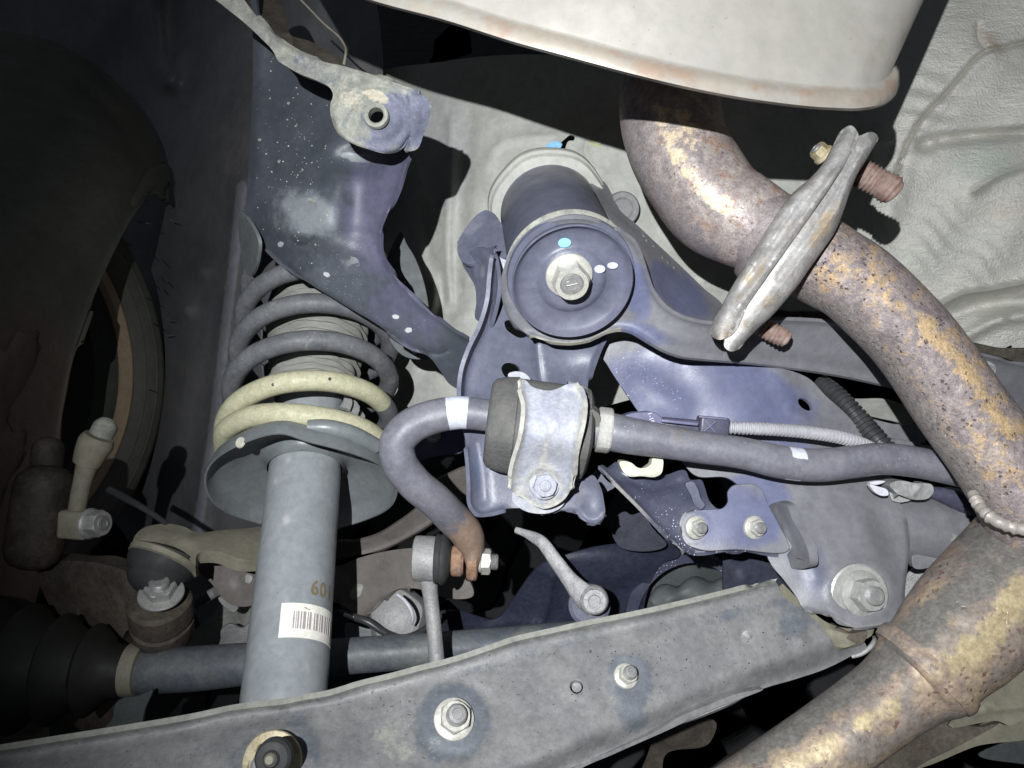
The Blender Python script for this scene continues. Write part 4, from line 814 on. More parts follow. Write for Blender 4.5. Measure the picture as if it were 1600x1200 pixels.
lp = sheet('arm_plate', outl, [(0, 1180, .43), (400, 1110, .452), (700, 1050, .465), (700, 1180, .428), (1000, 970, .490), (1000, 1150, .448), (1200, 920, .508), (1300, 1020, .492), (0, 1300, .395), (500, 1300, .392)], M['arm'], la, g=8, t=.0035, holes=[lh], bev=.0009,
      feats=[('lip', topl, 11, -.007), ('g', [(-60, 1200), (200, 1160), (420, 1120), (560, 1095), (700, 1062), (900, 1004), (1150, 945)], 10, .0012), ('step', [(1354, 1010), (1290, 1045), (1190, 1077), (1040, 1141), (920, 1190), (800, 1240), (500, 1330)], 42, .014),
             ('ring', 711, 1124, 60, 56, 0, 9, .0012), ('b', 982, 1062, 34, 46, -10, -.0012, .3), ('b', 428, 1180, 70, 56, 0, -.004, .4), ('ring', 902, 1074, 14, 14, 0, 4, -.0012), ('ring', 1168, 995, 9, 9, 20, 3, .002), ('b', 1250, 1001, 7, 7, 0, -.002, .4), ('b', 1211, 995, 4, 4, 0, -.001, .4)],
      stain=[(711, 1126, 66, 60, 0, .35, .72), (701, 1165, 50, 40, 0, .8, .7), (982, 1066, 40, 52, -10, .35, .70), (990, 1120, 26, 26, 0, 1, .7), (1250, 965, 40, 34, -30, .8, .62), (480, 1160, 24, 60, -30, 1, .6), (400, 1200, 110, 60, 0, 1, .5), (1180, 952, 130, 12, -14, 1, .5), (800, 1030, 180, 12, -16, 1, .45)],
      stain2=[('l', topl, 4, .75), (620, 1160, 60, 40, 0, 1, .45)], wob=.0006)
sheet('lower_flange', [(870, 1222), (900, 1198), (960, 1172), (1030, 1140), (1066, 1118), (1098, 1105), (1160, 1082), (1190, 1077), (1100, 1114), (1050, 1138), (960, 1178), (900, 1206), (876, 1226)], [(900, 1200, .448), (1150, 1090, .47)], M['arm'], la, t=.006, g=5)
for (x, y, fl, hx, hh, st, sl, sp_) in [(709, 1124, 32, 25, 17, 15, 32, 20), (977, 1057, 19.5, 15, 12, 10, 22, 15), (426, 1190, 46, 33, 18, 21, 40, 5)]:
    dd = on(lp, x, y, .0012); bolt(la, x, y, dd, (.26, -1, .72) if x != 426 else (.05, -1, .3), fl, hx, hh, st, sl, 'zinc' if x != 426 else 'gold', sp_)
_lpp = [(60, 1185), (480, 1112), (800, 1022), (1180, 935), (1290, 1010), (1100, 1090), (850, 1190), (60, 1198)]
flecks(la, lp, 260, (1050, 1020, 190, 60), M['boot_black'], 21, .4, 1.5, _lpp, 'dark_grit'); flecks(la, lp, 200, (700, 1110, 330, 60), M['strip'], 22, .3, 1.3, _lpp, 'pale_grit')
lathe('stud_cap', [(.0, .006), (.0035, .006), (.0045, .004), (.0080, .003), (.0095, .001), (.0098, -.004)], P(427, 1184, .3905), (.05, -1, .3), M['rubber_dark'], la, seg=32)
lathe('stud_tip', [(0, .009), (.002, .0088), (.0028, .0075), (.003, .005)], P(427, 1183, .3905), (.05, -1, .3), M['tan'], la, seg=24)
lathe('spot_weld', [(0, -.0012), (.0016, -.0010), (.0026, 0), (.0036, .0006)], P(1168, 994, on(lp, 1168, 994)), (0, 1, 0), M['silver'], la, seg=20)
lathe('hole_stub', [(0, -.002), (.003, -.0012), (.0035, .002)], P(901, 1073, .463), (0, 1, 0), M['silver'], la, seg=20)
sheet('pivot_end', [(1222, 912), (1262, 950), (1300, 976), (1345, 982), (1366, 978), (1364, 990), (1345, 1002), (1318, 1012), (1290, 1000), (1260, 975)], [(1262, 955, .51), (1350, 985, .515), (1318, 1010, .50)], M['tan'], la, t=.008, g=6, feats=[('g', [(1300, 985), (1330, 992), (1360, 985)], 4, -.003)])
sheet('end_bush', [(1308, 982), (1330, 990), (1356, 988), (1352, 1002), (1332, 1012), (1312, 1008), (1305, 996)], [(1330, 995, .505)], M['knuckle'], la, t=.012, g=6)
wc = sweep('wire_clip', [(1331, 1026, .49, 3), (1345, 1022, .488, 3.6), (1358, 1013, .488, 3.8), (1365, 1004, .49, 3.6), (1366, 996, .50, 3)], M['silver'], None, sides=12)
tag(wc, 'small bent bare wire at the right end of the lower arm', 'wire clip')
wl = sweep('thin_rod', [(880, 1206, .46, 4), (960, 1172, .465, 4), (1040, 1138, .47, 4), (1070, 1122, .475, 4)], M['arm'], la, sides=10)

# ================================================================== SUBFRAME, RIGHT OF CENTRE
sf_ = thing('subframe_plate', 'broad violet grey subframe plate with a large bolt behind the stabiliser bar', 'subframe', P(1250, 750, .53))
oh = ell(1258, 632, 13, 7, 38, 20)
sp_out = [(938, 548), (946, 536), (975, 528), (1010, 532), (1040, 548), (1068, 562), (1120, 566), (1200, 572), (1244, 582), (1262, 590), (1290, 618), (1320, 645), (1345, 672), (1375, 700), (1390, 735), (1402, 775), (1418, 815), (1422, 850), (1418, 890), (1414, 930), (1416, 962), (1414, 974), (1408, 978), (1400, 970), (1384, 974), (1362, 979), (1335, 980), (1308, 974), (1295, 960), (1282, 955), (1257, 954), (1246, 935), (1224, 905), (1205, 882), (1196, 862), (1190, 820), (1165, 770), (1140, 748), (1085, 742), (1060, 715), (1010, 660), (975, 610), (950, 572)]
spl = sheet('pressed_plate', sp_out, [(945, 545, .575), (1000, 640, .575), (1100, 600, .56), (1250, 600, .565), (1200, 720, .545), (1340, 680, .565), (1390, 760, .545), (1300, 800, .525), (1200, 800, .53), (1350, 925, .505), (1250, 940, .505), (1415, 900, .52)], M['grey_rail'], sf_, g=8, t=.003, holes=[oh], bev=.0009,
      feats=[('lip', [(1257, 954), (1295, 960), (1335, 980), (1384, 974), (1400, 970)], 8, -.002), ('lip', [(1418, 815), (1422, 850), (1414, 930), (1414, 974)], 8, .003), ('ring', 1345, 925, 48, 46, 0, 6, -.0014), ('b', 1345, 922, 40, 38, 0, .001, .3), ('g', [(1230, 800), (1262, 860), (1275, 900)], 12, -.002), ('step', [(1400, 760), (1380, 790), (1400, 860)], 40, .004),
             ('g', [(1215, 575), (1240, 640), (1270, 680)], 16, -.002), ('g', [(1000, 600), (1060, 640)], 25, .003)],
      stain=[(1100, 620, 170, 75, 10, .8, .95), (1010, 620, 70, 80, 0, .8, .9), (1200, 690, 90, 60, 0, 1, .6), (1260, 880, 40, 90, -20, 1, .55), (1180, 770, 60, 40, 0, .8, .7)], stain2=[('l', [(1257, 954), (1295, 960), (1335, 980), (1384, 974)], 3, .5)], wob=.0007)
rs = np.random.default_rng(3)
fl_ = []
for _ in range(150):
    x, y = rs.normal(985, 26), rs.normal(588, 36)
    if inside(np.array([[x, y]]), np.array(sp_out))[0] and y > 540: fl_.append((x, y, rs.uniform(.35, .9)**1.0*(1.7 if rs.uniform() < .12 else 1)))
for _ in range(60):
    x, y = rs.uniform(1000, 1070), 0; y = 560+(x-1000)*1.1+rs.normal(0, 14)
    if inside(np.array([[x, y]]), np.array(sp_out))[0]: fl_.append((x, y, rs.uniform(.3, .9)))
V = []; f = []
for x, y, r in fl_:
    d0 = on(spl, x, y, .0004); k = len(V); V += [P(x+r*math.cos(t), y+r*.8*math.sin(t), d0) for t in np.linspace(0, 6.28, 7)[:-1]]; V.append(P(x, y, d0-.0003)); f += [(k+i, k+(i+1) % 6, k+6) for i in range(6)]
tag(mk('paint_overspray_flecks', V, f, M['white_paint'], sf_), kind='stuff')
flecks(sf_, spl, 90, (1260, 760, 70, 90), M['silver'], 12, .3, 1.1, [(1100, 600), (1300, 640), (1400, 780), (1405, 950), (1260, 940), (1200, 800)])
bolt(sf_, 1346, 927, on(spl, 1346, 927, .0015), (.18, -1, .14), 36, 26, 22, 14, 32, 'dull', 8)
flecks(sbk, bpy.data.objects['folded_plate'], 120, (1060, 800, 40, 34), M['silver'], 31, .3, 1.1, [(960, 745), (1070, 745), (1110, 795), (1062, 800), (1066, 852), (1000, 785)]) if False else None
lathe('bolt_washer', [(.0, -.001), (.0195, -.001), (.021, 0), (.021, .002)], P(1343, 930, on(spl, 1343, 930, .0008)), (-.1, 1, -.1), M['zinc_dull'], sf_, seg=48)
sheet('raised_tongue', [(1202, 790), (1212, 785), (1226, 788), (1240, 815), (1255, 842), (1264, 866), (1263, 886), (1248, 889), (1232, 886), (1230, 866), (1236, 858), (1222, 830), (1208, 806)], [(1215, 790, .518), (1245, 860, .500), (1247, 888, .502)], M['grey_rail'], sf_, t=.006, g=5, bev=.001,
      feats=[('g', [(1216, 795), (1232, 828), (1246, 862)], 5, .0022), ('b', 1247, 875, 10, 8, 0, .002)])
sbk = thing('sensor_bracket', 'dark speckled folded bracket with two zinc nuts below the stabiliser bar', 'bracket', P(1120, 810, .525))
sheet('folded_plate', [(936, 728), (941, 726), (950, 732), (961, 722), (972, 726), (978, 736), (1000, 744), (1040, 742), (1072, 736), (1078, 749), (1096, 750), (1102, 764), (1108, 782), (1118, 793), (1150, 796), (1210, 800), (1235, 852), (1236, 859), (1150, 861), (1069, 863), (1040, 835), (1000, 792), (965, 757)],
      [(938, 728, .535), (965, 725, .54), (1070, 740, .55), (1068, 860, .523), (1000, 780, .53), (1235, 858, .518), (1110, 780, .532)], M['frame_dark'], sbk, g=7, t=.0025, bev=.0006,
      feats=[('lip', [(936, 728), (965, 757), (1000, 792), (1040, 835), (1069, 863)], 7, -.003), ('lip', [(1069, 863), (1150, 861), (1236, 859)], 5, -.002), ('g', [(985, 752), (1010, 760), (1060, 754)], 7, .003), ('b', 966, 742, 14, 9, 30, .004, .8)], stain=[('l', [(936, 728), (1000, 792), (1069, 863)], 3, .5)])
sheet('front_plate', [(1062, 812), (1070, 800), (1080, 796), (1112, 795), (1130, 793), (1137, 784), (1137, 768), (1144, 759), (1158, 756), (1180, 757), (1190, 764), (1200, 786), (1218, 820), (1234, 856), (1150, 859), (1090, 858), (1072, 850), (1064, 836)],
      [(1070, 830, .519), (1160, 760, .524), (1230, 855, .512), (1150, 830, .514)], M['grey_rail'], sbk, g=7, t=.003, bev=.001, feats=[('ring', 1086, 825, 18, 22, 0, 3, -.0006)], stain=[(1150, 810, 90, 60, 0, 1, .75)])
sheet('bent_rib', [(1072, 755), (1082, 752), (1090, 762), (1096, 780), (1102, 790), (1096, 796), (1086, 790), (1080, 775)], [(1086, 775, .525)], M['frame'], sbk, t=.004, g=4)
flecks(sbk, bpy.data.objects['folded_plate'], 160, (1040, 790, 34, 30), M['silver'], 31, .3, 1.1, [(962, 745), (1070, 745), (1108, 795), (1060, 802), (1062, 850), (1000, 785)])
for x in (1086, 1177): bolt(sbk, x, 824, .5135, (.35, -1, .12), 18.5, 13.5, 9, 8.5, 17, 'zinc', 18)
cp = thing('plastic_clip', 'cream plastic clip under the stabiliser bar right of the clamp', 'clip', P(1002, 730, .525))
sheet('clip_body', [(968, 722), (986, 723), (997, 731), (1008, 731), (1018, 724), (1019, 717), (1026, 714), (1035, 717), (1036, 729), (1033, 740), (1027, 744), (1002, 744), (980, 743), (973, 736)], [(1000, 735, .514)], M['clip'], cp, t=.010, g=5, bev=.0012, feats=[('b', 1002, 740, 22, 5, 0, -.001, .8)])

xm = thing('crossmember_tube', 'dusty grey crossmember tube running right under the stabiliser bar', 'crossmember', P(1480, 820, .56))
sweep('tube', [(1370, 822, .565, 52), (1440, 826, .565, 52), (1520, 838, .57, 50), (1640, 858, .58, 50)], M['grey_rail'], xm, sides=48, stain2fn=lambda s, a: .0)
sheet('seam_flange', [(1425, 872), (1470, 872), (1530, 862), (1530, 868), (1480, 880), (1426, 884)], [(1470, 875, .545)], M['grey_rail'], xm, t=.006, g=6)
mark(xm, 1486, 840, .5405, 12, 6, 5, M['strip'], 'dirt_dab')
sh2 = sheet('lower_foil_panel', [(1425, 890), (1520, 880), (1480, 930), (1420, 985), (1405, 960)], [(1450, 900, .62)], M['foil_rough'], g=9)
tag(sh2, 'pale triangle of foil panel between the subframe plate and lower exhaust pipe', 'panel')

# ------------------------------------------------------------------ sensor connector, conduits
cn = thing('sensor_connector', 'violet dark plastic sensor plug joined to the grey corrugated conduit', 'connector', P(1060, 665, .53))
sheet('housing', [(972, 652), (985, 646), (1004, 644), (1022, 644), (1032, 650), (1040, 664), (1040, 690), (1000, 690), (968, 670)], [(1005, 665, .512)], M['plastic_violet'], cn, t=.016, g=6, bev=.0015)
obox('latch_neck', 1064, 667, .520, 62, 26, 26, 5, M['plastic_dark'], cn, 4)
obox('latch_rail', 1062, 660, .507, 58, 5, 5, 6, M['plastic_violet'], cn, 1.5)
obox('plug_body', 1113, 668, .516, 46, 34, 32, 5, M['plastic_dark'], cn, 4)
for a_r in (45, -45): obox('cross_rib', 1109, 666, .5075, 26, 2.5, 4, a_r+5, M['plastic_violet'], cn, .8)
for dy in (-15, 15): obox('edge_rib', 1114, 668+dy, .508, 44, 3, 4, 5, M['plastic_violet'], cn, .8)
def px_text(txt, x, y, d, size, ang, m_, par, nm='moulded_lettering'):
    tv, tf = text_mesh(txt, 1.0); k = size; a = math.radians(ang); V = []
    for v in tv: V.append(P(x+(v.x*math.cos(a)+v.y*math.sin(a))*k, y+(v.x*math.sin(a)-v.y*math.cos(a))*k, d))
    return mk(nm, V, tf, m_, par, smooth=False)
px_text('1-107', 1012, 645, .5112, 9, 74, M['white_paint'], cn); px_text('2', 988, 655, .5112, 9, 80, M['white_paint'], cn)
def corr(pitch, amp): return lambda s, a, L: amp*(1 if (s/pitch) % 1 < .55 else -1)
cg = sweep('grey_conduit', [(1134, 668, .517, 9.5), (1165, 669, .515, 9.5), (1210, 671, .515, 9.5), (1265, 676, .516, 9.5), (1310, 683, .519, 9.5), (1345, 693, .524, 9.5), (1372, 706, .53, 9.5)], M['conduit_grey'], None, sides=20, step=.00035, rfn=corr(.0027, .0004))
tag(cg, 'light grey corrugated conduit above the stabiliser bar', 'conduit')
cb_ = sweep('black_conduit', [(1282, 598, .60, 13), (1300, 612, .59, 14), (1322, 633, .58, 14.5), (1350, 664, .57, 15), (1375, 692, .56, 15), (1398, 716, .555, 15)], M['conduit_black'], None, sides=20, step=.0004, rfn=corr(.0040, .0006))
tag(cb_, 'black corrugated conduit sloping down beside the right exhaust pipe', 'conduit')
rc = thing('rear_crossmember', 'stack of dusty grey pressed strips behind the black conduit', 'crossmember', P(1390, 650, .66))
sheet('upper_strip', [(1262, 610), (1284, 612), (1330, 622), (1390, 625), (1420, 640), (1428, 662), (1390, 657), (1340, 645), (1290, 628)], [(1300, 620, .66), (1420, 650, .65)], M['boot'], rc, t=.01, g=7)
sheet('middle_strip', [(1300, 634), (1350, 650), (1395, 662), (1436, 668), (1448, 690), (1410, 690), (1360, 680), (1320, 660)], [(1380, 670, .66)], M['grey_rail'], rc, t=.01, g=7)
sheet('lower_strip', [(1390, 690), (1440, 694), (1466, 702), (1480, 716), (1440, 712), (1400, 708)], [(1430, 700, .64)], M['grey_rail'], rc, t=.01, g=7)
wcn = thing('wrapped_connector', 'silver white wrapped connector beneath the right end of the stabiliser bar', 'connector', P(1420, 765, .54))
sheet('wrapped_plug', [(1390, 757), (1400, 752), (1430, 755), (1458, 760), (1459, 768), (1452, 778), (1438, 781), (1412, 776), (1398, 768)], [(1425, 766, .525)], M['silver'], wcn, t=.014, g=6, bev=.002, feats=[('g', [(1405, 772), (1425, 773), (1438, 760)], 4, -.002)], stain=[])
sheet('white_tab', [(1359, 757), (1372, 760), (1388, 767), (1389, 773), (1378, 775), (1366, 768)], [(1372, 766, .520)], M['white_paint'], wcn, t=.005, g=4, bev=.001)
sheet('white_band', [(1358, 755), (1378, 751), (1384, 752), (1368, 758)], [(1370, 755, .521)], M['white_paint'], wcn, t=.003, g=4)
hn = sweep('wire_harness', [(1455, 768, .55, 8), (1490, 778, .55, 16), (1530, 795, .55, 17), (1600, 815, .55, 17)], M['plastic_dark'], None, sides=16, rfn=lambda s, a, L: .0006*math.sin(s*900+a*2))
tag(hn, 'black taped wire harness disappearing behind the exhaust junction', 'wire harness')

# ================================================================== BEHIND, CENTRE AND LEFT
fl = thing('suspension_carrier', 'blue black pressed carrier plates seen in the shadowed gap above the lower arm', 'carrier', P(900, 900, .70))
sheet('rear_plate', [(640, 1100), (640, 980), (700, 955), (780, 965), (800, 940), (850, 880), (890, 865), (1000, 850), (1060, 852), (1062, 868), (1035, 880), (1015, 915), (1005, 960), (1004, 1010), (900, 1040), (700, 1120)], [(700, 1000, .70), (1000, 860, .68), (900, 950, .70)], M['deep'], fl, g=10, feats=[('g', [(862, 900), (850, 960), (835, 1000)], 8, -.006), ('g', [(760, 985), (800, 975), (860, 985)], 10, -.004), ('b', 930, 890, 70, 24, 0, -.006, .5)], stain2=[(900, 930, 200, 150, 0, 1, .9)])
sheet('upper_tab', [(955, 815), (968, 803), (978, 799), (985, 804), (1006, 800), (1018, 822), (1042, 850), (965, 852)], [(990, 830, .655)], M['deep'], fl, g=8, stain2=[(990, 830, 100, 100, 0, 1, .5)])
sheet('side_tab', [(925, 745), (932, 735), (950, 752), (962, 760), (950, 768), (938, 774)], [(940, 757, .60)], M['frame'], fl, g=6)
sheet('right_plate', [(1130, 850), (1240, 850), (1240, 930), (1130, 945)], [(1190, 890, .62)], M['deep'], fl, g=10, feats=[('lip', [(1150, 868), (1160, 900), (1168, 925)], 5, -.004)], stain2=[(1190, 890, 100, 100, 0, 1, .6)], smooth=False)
df = thing('differential_casing', 'dusty grey brown casting with ribs in the dark gap right of the cast lever', 'casting', P(1090, 930, .75))
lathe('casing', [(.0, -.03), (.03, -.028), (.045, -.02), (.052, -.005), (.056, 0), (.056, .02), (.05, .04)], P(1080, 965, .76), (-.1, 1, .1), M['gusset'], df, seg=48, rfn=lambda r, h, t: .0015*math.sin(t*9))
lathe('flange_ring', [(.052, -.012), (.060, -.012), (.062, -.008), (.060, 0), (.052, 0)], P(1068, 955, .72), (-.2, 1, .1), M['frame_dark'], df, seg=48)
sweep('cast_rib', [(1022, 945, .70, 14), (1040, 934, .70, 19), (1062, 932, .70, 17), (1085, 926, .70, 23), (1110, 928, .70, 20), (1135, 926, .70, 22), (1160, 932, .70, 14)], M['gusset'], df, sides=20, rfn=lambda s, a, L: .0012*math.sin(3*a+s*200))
# cast lever
lv = thing('cast_lever', 'pale cast metal lever with round end above the lower arm', 'lever', P(900, 910, .60))
sweep('lever_arm', [(806, 828, .62, 5), (820, 833, .615, 6), (835, 840, .61, 9), (845, 846, .605, 10), (868, 876, .60, 11.5), (892, 908, .595, 14), (912, 930, .59, 20), (928, 942, .59, 22)], M['cast'], lv, sides=20, flat=lambda s, L: (1, .7), step=.003)
lathe('round_end', [(0, -.006), (.0045, -.0055), (.005, -.0035), (.0085, -.003), (.0095, -.0045), (.0112, -.002), (.0118, .004), (.010, .010)], P(928, 938, .585), (.02, 1, -.12), M['cast'], lv, seg=40)
lathe('backing_washer', [(0, .004), (.014, .004), (.017, .006), (.0172, .012)], P(922, 948, .60), (.02, 1, -.1), M['frame'], lv, seg=40)

# brown backing plate arc and lower trailing arm
bk = thing('brake_backing_plate', 'brown grey curved backing plate edge behind the hooked stabiliser bar', 'backing plate', P(600, 840, .70))
sheet('curved_rim', [(520, 850), (556, 846), (590, 836), (620, 818), (650, 795), (680, 752), (700, 742), (735, 733), (742, 745), (736, 768), (716, 785), (690, 805), (655, 829), (600, 857), (560, 868), (520, 874)], [(530, 860, .70), (640, 820, .70), (730, 745, .69)], M['brown'], bk, g=8, t=.004, bev=.001, feats=[('lip', [(520, 874), (600, 857), (655, 829), (716, 785)], 8, -.003)])
sheet('blue_inner_plate', [(635, 668), (650, 645), (720, 640), (730, 690), (724, 705), (690, 712), (660, 720), (640, 740), (620, 720)], [(680, 680, .66)], M['frame_dark'], bk, g=8, stain2=[(680, 680, 90, 60, 0, 1, .8)])
bolt(bk, 677, 680, .655, (.1, -1, .1), 12, 9, 5, 4, 7, 'dull')
tr = thing('trailing_arm', 'brown pressed trailing arm with cream paint dab behind the strut', 'trailing arm', P(560, 910, .66))
trs = sheet('arm_plate', [(300, 868), (320, 862), (345, 866), (400, 872), (470, 878), (530, 884), (560, 872), (600, 862), (650, 856), (700, 860), (730, 900), (740, 930), (700, 935), (672, 925), (640, 919), (620, 921), (600, 935), (588, 951), (568, 962), (550, 958), (536, 946), (470, 945), (410, 940), (385, 948), (362, 945), (345, 932), (332, 914), (318, 900), (306, 892)],
      [(310, 880, .67), (530, 900, .67), (640, 880, .66), (560, 950, .66), (730, 900, .65)], M['brown'], tr, g=8, t=.006, bev=.0015, feats=[('lip', [(640, 919), (600, 935), (568, 962), (536, 946)], 6, -.002), ('ring', 385, 905, 14, 12, 0, 3, .002)], wob=.0015)
mark(tr, 557, 924, trs, 9, 13, 25, M['strip'], 'cream_paint_dab'); mark(tr, 389, 903, trs, 7, 9, 30, M['silver'], 'cream_paint_dab')
ul = thing('upper_link', 'tan dusty forged link with rubber ball joint left of the strut', 'link arm', P(280, 850, .62))
sheet('forged_arm', [(204, 862), (207, 846), (213, 834), (224, 825), (242, 820), (270, 819), (290, 824), (304, 831), (340, 829), (380, 826), (410, 824), (430, 828), (430, 872), (405, 874), (380, 874), (360, 868), (344, 862), (325, 861), (310, 864), (306, 872), (305, 884), (300, 880), (290, 866), (272, 854), (248, 849), (226, 851), (214, 858)],
      [(210, 850, .62), (260, 825, .635), (260, 850, .615), (305, 850, .615), (420, 850, .645)], M['tan'], ul, g=6, t=.012, bev=.002, feats=[('g', [(225, 840), (260, 833), (300, 845)], 9, -.003), ('lip', [(304, 831), (340, 829), (410, 824)], 9, .003)], wob=.0006)
lathe('joint_rim', [(.026, -.004), (.0285, -.003), (.029, .001), (.026, .003)], P(257, 874, .608), (.25, .55, .75), M['tan'], ul, seg=56)
lathe('ball_joint_boot', [(.0, -.030), (.012, -.029), (.018, -.025), (.022, -.019), (.0215, -.016), (.0255, -.011), (.0275, -.004), (.0275, .003), (.02, .006)], P(257, 872, .610), (.2, .50, .80), M['rubber_dark'], ul, seg=56)
kn = thing('wheel_knuckle', 'rusty brown cast knuckle lug with a flanged nut in the dark at left', 'knuckle', P(240, 950, .62))
lathe('cast_lug', [(0, 0), (.022, 0), (.0245, .003), (.0245, .020), (.0225, .021), (.0225, .0235), (.0245, .025), (.0235, .040), (.018, .048), (0, .05)], P(248, 938, .600), (-.12, .45, -.88), M['knuckle'], kn, seg=48, rfn=lambda r, h, t: .0008*math.sin(3*t))
sheet('lug_web', [(60, 890), (190, 890), (220, 905), (225, 960), (195, 990), (190, 1120), (150, 1150), (110, 1130), (100, 1000)], [(190, 930, .625), (60, 930, .66), (150, 1100, .65)], M['knuckle'], kn, t=.02, g=11, wob=.003)
bolt(kn, 252, 928, .592, (.14, -.55, .80), 34, 24, 14, 14, 26, 'dull', 10)
ll = sheet('lower_bracket_tab', [(180, 1100), (190, 1092), (215, 1088), (232, 1080), (236, 1078), (226, 1110), (215, 1150), (160, 1170), (155, 1155), (165, 1135), (174, 1125)], [(200, 1120, .57)], M['gusset'], g=7, t=.004, holes=[ell(181, 1143, 13, 8, -10, 16)])
tag(ll, 'dark grey bracket tab with round hole at the lower left', 'bracket')
# lateral link
lt = thing('drive_shaft', 'dusty blue grey shaft running behind the strut towards the lever', 'shaft', P(500, 1035, .61))
sweep('shaft_tube', [(212, 1050, .60, 34), (240, 1048, .60, 34.5), (300, 1045, .602, 34), (380, 1038, .604, 32), (530, 1026, .610, 28), (670, 1016, .616, 26.5), (800, 1006, .622, 27), (920, 996, .628, 27)], M['shaft'], lt, sides=40, stainfn=lambda s, a: 0)
lathe('clamp_band', [(.018, -.006), (.0205, -.0055), (.0205, .0055), (.018, .006)], P(210, 1047, .600), (1, .05, -.06), M['tan'], lt, seg=48)
pr = [(.017, .004), (.0195, .002), (.021, -.010), (.031, -.020), (.036, -.026), (.028, -.032), (.036, -.046), (.043, -.052), (.034, -.058), (.044, -.075), (.050, -.080), (.042, -.088), (.055, -.110), (.058, -.14), (.05, -.15)]
lathe('bellows_boot', pr, P(196, 1048, .602), (1, .05, -.05), M['boot_black'], lt, seg=56, sharp=80)
# bits behind the strut
bb = thing('floor_bracket', 'pale crumpled metal bracket in the gap left of the strut', 'bracket', P(350, 960, .72))
sheet('crumpled_plate', [(292, 1015), (300, 990), (320, 972), (345, 945), (362, 930), (400, 935), (440, 940), (440, 1015)], [(360, 970, .75), (300, 1000, .74)], M['boot'], bb, g=8, feats=[('g', [(365, 935), (372, 970), (390, 1010)], 8, -.008)], wob=.004)
sheet('folded_edge', [(341, 932), (347, 928), (362, 942), (372, 950), (366, 957), (352, 950)], [(355, 942, .70)], M['silver'], bb, t=.005, g=5)
sheet('torn_foil', [(345, 985), (360, 975), (378, 982), (392, 972), (400, 1000), (375, 1006), (348, 1004)], [(370, 990, .71)], M['silver'], bb, g=5, wob=.004, t=.004)
sweep('grey_strut', [(286, 952, .70, 8), (310, 940, .695, 9), (338, 924, .69, 8)], M['silver'], bb, sides=12)
cpn = thing('cable_end_cap', 'rounded grey metal cap with a thin wire loop behind the link rod', 'cap', P(625, 960, .66))
lathe('cap_body', [(0, -.018), (.012, -.0175), (.022, -.013), (.027, -.004), (.0275, .004), (.0255, .006), (.0255, .010), (.028, .012), (.027, .02)], P(622, 965, .67), (-.05, .9, -.35), M['silver'], cpn, seg=48, rfn=lambda r, h, t: .0009*math.sin(5*t))
sweep('pale_wire', [(621, 929, .628, 2.4), (632, 938, .624, 2.8), (641, 951, .622, 2.8), (645, 965, .624, 2.6), (643, 976, .63, 2)], M['white_paint'], cpn, sides=10)
sweep('black_cable', [(528, 956, .64, 5), (545, 962, .638, 5.5), (575, 972, .635, 6), (600, 988, .635, 5.5), (630, 996, .64, 5), (665, 982, .65, 5), (690, 960, .66, 5)], M['conduit_black'], cpn, sides=10)
sweep('cable_ferrule', [(537, 960, .634, 3), (552, 966, .634, 3.4)], M['white_paint'], cpn, sides=10)
sheet('base_plate', [(540, 975), (570, 982), (610, 990), (670, 985), (670, 1000), (540, 1000)], [(600, 990, .66)], M['seat'], cpn, g=7)

# ================================================================== WHEEL SIDE
Ct = Vector((-.615, .80, (600-575)/F*.8)); at_ = Vector((.9, -.42, .02)).normalized()
ty = thing('wheel', 'dark car wheel with rusty rim edge at the far left', 'wheel', Ct)
tyre_o = lathe('tyre', [(.250, -.19), (.285, -.185), (.298, -.165), (.300, -.15), (.300, -.125), (.2965, -.123), (.2965, -.117), (.300, -.115), (.300, -.080), (.2965, -.078), (.2965, -.072), (.300, -.070), (.300, -.035), (.298, -.020), (.294, -.010), (.2925, -.0095), (.291, -.006), (.284, .000), (.2825, -.0005), (.281, .0025), (.270, .005), (.2685, .0042), (.267, .0058), (.256, .005), (.2545, .0042), (.253, .0048), (.243, .000), (.238, -.004), (.236, -.010)], Ct, at_, M['tyre'], ty, seg=120, sharp=25, arc=(-95, 64))
def hair(t, r, h, ln_, tilt):
    u, v, a = frame_of(at_); c = Ct+a*h+(u*math.cos(t)+v*math.sin(t))*r; rad = (u*math.cos(t)+v*math.sin(t)); return c, rad, a
u, v, a = frame_of(at_)
hv = []
for (x, y, dx, dy) in [(222, 311, 15, 4), (216, 346, 20, 4), (265, 343, 11, 4), (198, 380, 10, 4), (262, 500, 9, 2), (260, 525, 11, -1), (236, 395, 13, 14), (252, 434, 9, 10), (242, 444, 9, 10), (229, 465, 11, 7), (241, 505, 9, 8), (234, 609, 9, 3)]:
    D0 = P(x, y, 1); t0 = (Ct+a*.006).dot(a)/D0.dot(a); D1 = P(x+dx, y+dy, 1)
    hv.append(sweep('rubber_hair', [tuple(D0*t0)+(.0009,), tuple((D0+D1)*.5*(t0-.006))+(.0008,), tuple(D1*(t0-.014))+(.0004,)], M['silver'] if x in (222, 216, 265, 198, 262, 260) else M['rubber_dark'], ty, sides=6, step=.01, world=True))
lathe('rim_lip', [(.222, -.012), (.231, -.008), (.237, -.005), (.2375, -.001), (.234, .001), (.226, -.001), (.222, -.008)], Ct, at_, M['rim'], ty, seg=140, stainfn=lambda r, h, t: .9)
lathe('rim_barrel', [(.222, -.011), (.219, -.02), (.205, -.035), (.204, -.09), (.198, -.11), (.19, -.13), (.12, -.135), (.08, -.12)], Ct, at_, M['rim'], ty, seg=100)
